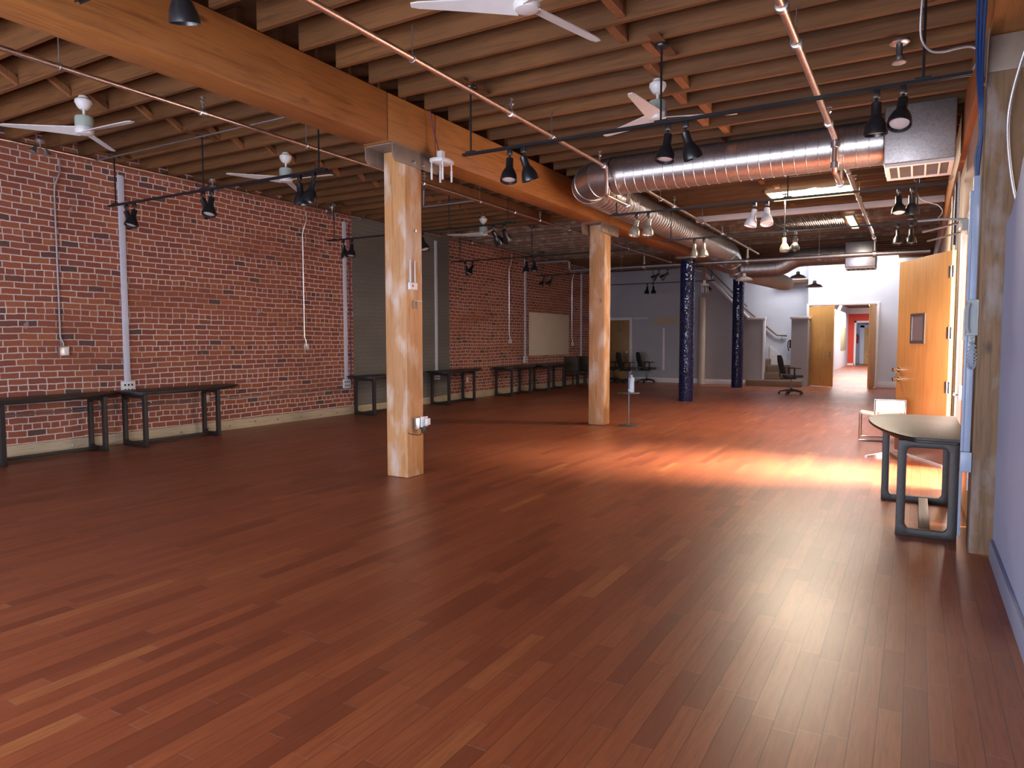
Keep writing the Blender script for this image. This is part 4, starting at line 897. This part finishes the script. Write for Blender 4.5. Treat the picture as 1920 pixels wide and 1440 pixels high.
# far doors and other far things
d = leaf('door_3', 'left leaf of the far double doors, half open', (-2.91, 23.60, 0), -math.atan2(.52, .75), .92, 2.47)
MB().box(.80, .84, .022, .027, .85, 1.08).box(.80, .84, -.027, -.022, .85, 1.08).tube([(.82, -.022, .95), (.82, -.07, .95), (.74, -.07, .95)], .01, 8).build('door_handle', 'chrome', d)
for z in (.3, .9, 1.5, 2.1): MB().box(-.012, .03, -.027, -.022, z-.05, z+.05).build('hinge', 'steel', d)
d = leaf('door_4', 'right leaf of the far double doors, swung fully open', (-1.06, 23.60, 0), -PI/2-.12, .92, 2.47)
MB().box(.80, .84, -.03, -.022, .85, 1.08).tube([(.82, -.022, .95), (.82, -.07, .95), (.74, -.07, .95)], .01, 8).build('door_handle', 'chrome', d)
for z in (.3, .9, 1.5, 2.1): MB().box(-.012, .03, .022, .027, z-.05, z+.05).build('hinge', 'steel', d)
d = leaf('door_6', 'brown door in the grey wall at the far left', (-9.48, 22.975, 0), 0, .86, 2.12, 'door_brown')
d.location.x = -9.47
MB().lathe([(.028, 0), (.028, .01), (.012, .012), (.012, .04), (.028, .05), (.026, .075), (0, .08)], 16, TR(.79, -.022, 1.02) @ RX(PI/2)).build('door_knob', 'chrome', d)
MB().box(.46, .60, -.026, -.022, 1.74, 1.82).build('sign_plate', 'bluesign', d, bevel=.002)
struct('trim_7', MB().box(-8.60, -8.50, 22.95, 23.0, 0, 2.22).box(-9.49, -8.60, 22.95, 23.0, 2.13, 2.22), 'trim', 'white frame of the brown door', bevel=.003)
tag(MB().box(-8.49, -7.95, 22.985, 22.998, 2.17, 2.20).build('wall_strip', 'trim'), 'thin white horizontal strip beside the brown door frame', 'strip')
tag(MB().box(-7.74, -6.90, 22.988, 22.998, 1.96, 2.20).build('wall_patch', 'patch'), 'beige rectangle on the grey far wall', 'panel')
tag(MB().box(-7.42, -7.35, 22.98, 22.998, .42, 1.84).build('wall_strip', 'trim', bevel=.002), 'thin white vertical strip under the beige rectangle', 'strip')
tag(MB().lathe([(.11, 0), (.11, 2.83)], 24, TR(-6.05, 22.82, 0)).build('round_pipe_cover', 'tan_wall'), 'cream round pipe cover in the corner beside the first blue column', 'column')
# stairs
st = thing('staircase', 'carpeted stairs rising between the short taupe walls', 'stairs', (-3.6, 23.2, 0))
for i, (x0, x1, y0, y1, z0, z1) in enumerate(((-1.0, .62, -.62, -.30, 0, .19), (-.5, .26, -.28, .08, 0, .41), (-.5, .26, .08, .40, 0, .60), (-.5, .26, .40, .88, 0, .62))):
    MB().box(x0, x1, y0, y1, z0, z1).build('step', 'carpet', st, bevel=.012)
for i in range(6): MB().box(-.76-.26*i, -.5-.26*i, -.14, .88, 0, .82+.18*i).build('step', 'carpet', st, bevel=.012)
t = thing('handrail', 'wooden handrail along the white wall above the stairs', 'handrail', (0, 24.03, 0))
MB().tube([(-6.2, 0, 3.55), (-3.93, 0, 1.59), (-3.62, 0, 1.57)], .026, 10).build('rail', 'rail', t)
for x, z in ((-5.4, 2.9), (-4.5, 2.1), (-3.78, 1.56)): MB().tube([(x, 0, z-.02), (x, .02, z-.14), (x, .07, z-.14)], .012, 6).build('wall_mount', 'steel', t)
t = thing('handrail', 'handrail along the sloped cap of the taupe stair wall', 'handrail', (0, 23.10, 0))
MB().tube([(-6.1, 0, 3.92), (-4.7, 0, 2.50)], .022, 10).build('rail', 'rail', t)
for x, z in ((-5.8, 3.6), (-5.0, 2.8)): MB().tube([(x, 0, z), (x, -.04, z-.16)], .01, 6).build('wall_mount', 'steel', t)
tag(MB().prism([(-4.15, .62), (-3.4, .62), (-3.4, .74), (-3.65, .80), (-4.15, 1.25)], 24.075, 24.098, 'y').build('stair_skirt', 'trim'), 'white skirting board sloping along the wall above the stair landing', 'skirting')
t = thing('emergency_phone', 'dark wall phone on the left side of the short taupe wall by the stairs', 'phone', (-3.335, 23.0, 1.3))
MB().box(-.05, 0, -.05, .05, -.12, .14).build('phone_base', 'black_matt', t, bevel=.005)
MB().tube([(-.06, 0, .12), (-.085, 0, .10), (-.10, 0, -.05), (-.07, 0, -.2), (-.04, 0, -.16)], .014, 8).build('handset', 'black_matt', t)
t = thing('wall_outlet', 'wall outlet right of the far double doors', 'outlet', (-.48, 23.7, .42)); MB().box(-.035, .035, -.02, 0, -.06, .06).build('cover_plate', 'white_pl', t, bevel=.003); MB().box(-.012, .012, -.023, -.02, -.035, .035).build('sockets', 'grey_pl', t)
for xa, xb, za, zb_, lab in ((-2.95, -2.45, 1.9, 3.22, 'left pale diagonal brace in the corridor roof'), (-1.05, -1.75, 1.6, 3.22, 'right pale diagonal brace in the corridor roof')):
    tag(MB().tube([(xa, 30.5, za), (xb, 30.5, zb_)], .07, 4).build('roof_brace', 'trim', smooth=False), lab, 'brace')
tag(MB().box(-3.349, -3.33, 39.5, 42.5, .9, 2.1).build('picture_panel', 'patch', bevel=.004), 'brown panel on the left corridor wall', 'panel')
t = thing('fire_extinguisher', 'small red fire extinguisher on the grey wall past the red wall', 'fire extinguisher', (-3.13, 47.38, 1.25))
MB().lathe([(.07, 0), (.08, .02), (.08, .42), (.05, .48), (.02, .5)], 18).build('cylinder', 'red', t)
MB().box(-.03, .05, -.02, .02, .5, .56).tube([(.03, 0, .52), (.10, 0, .45), (.10, 0, .2)], .012, 6).build('valve', 'black_matt', t)
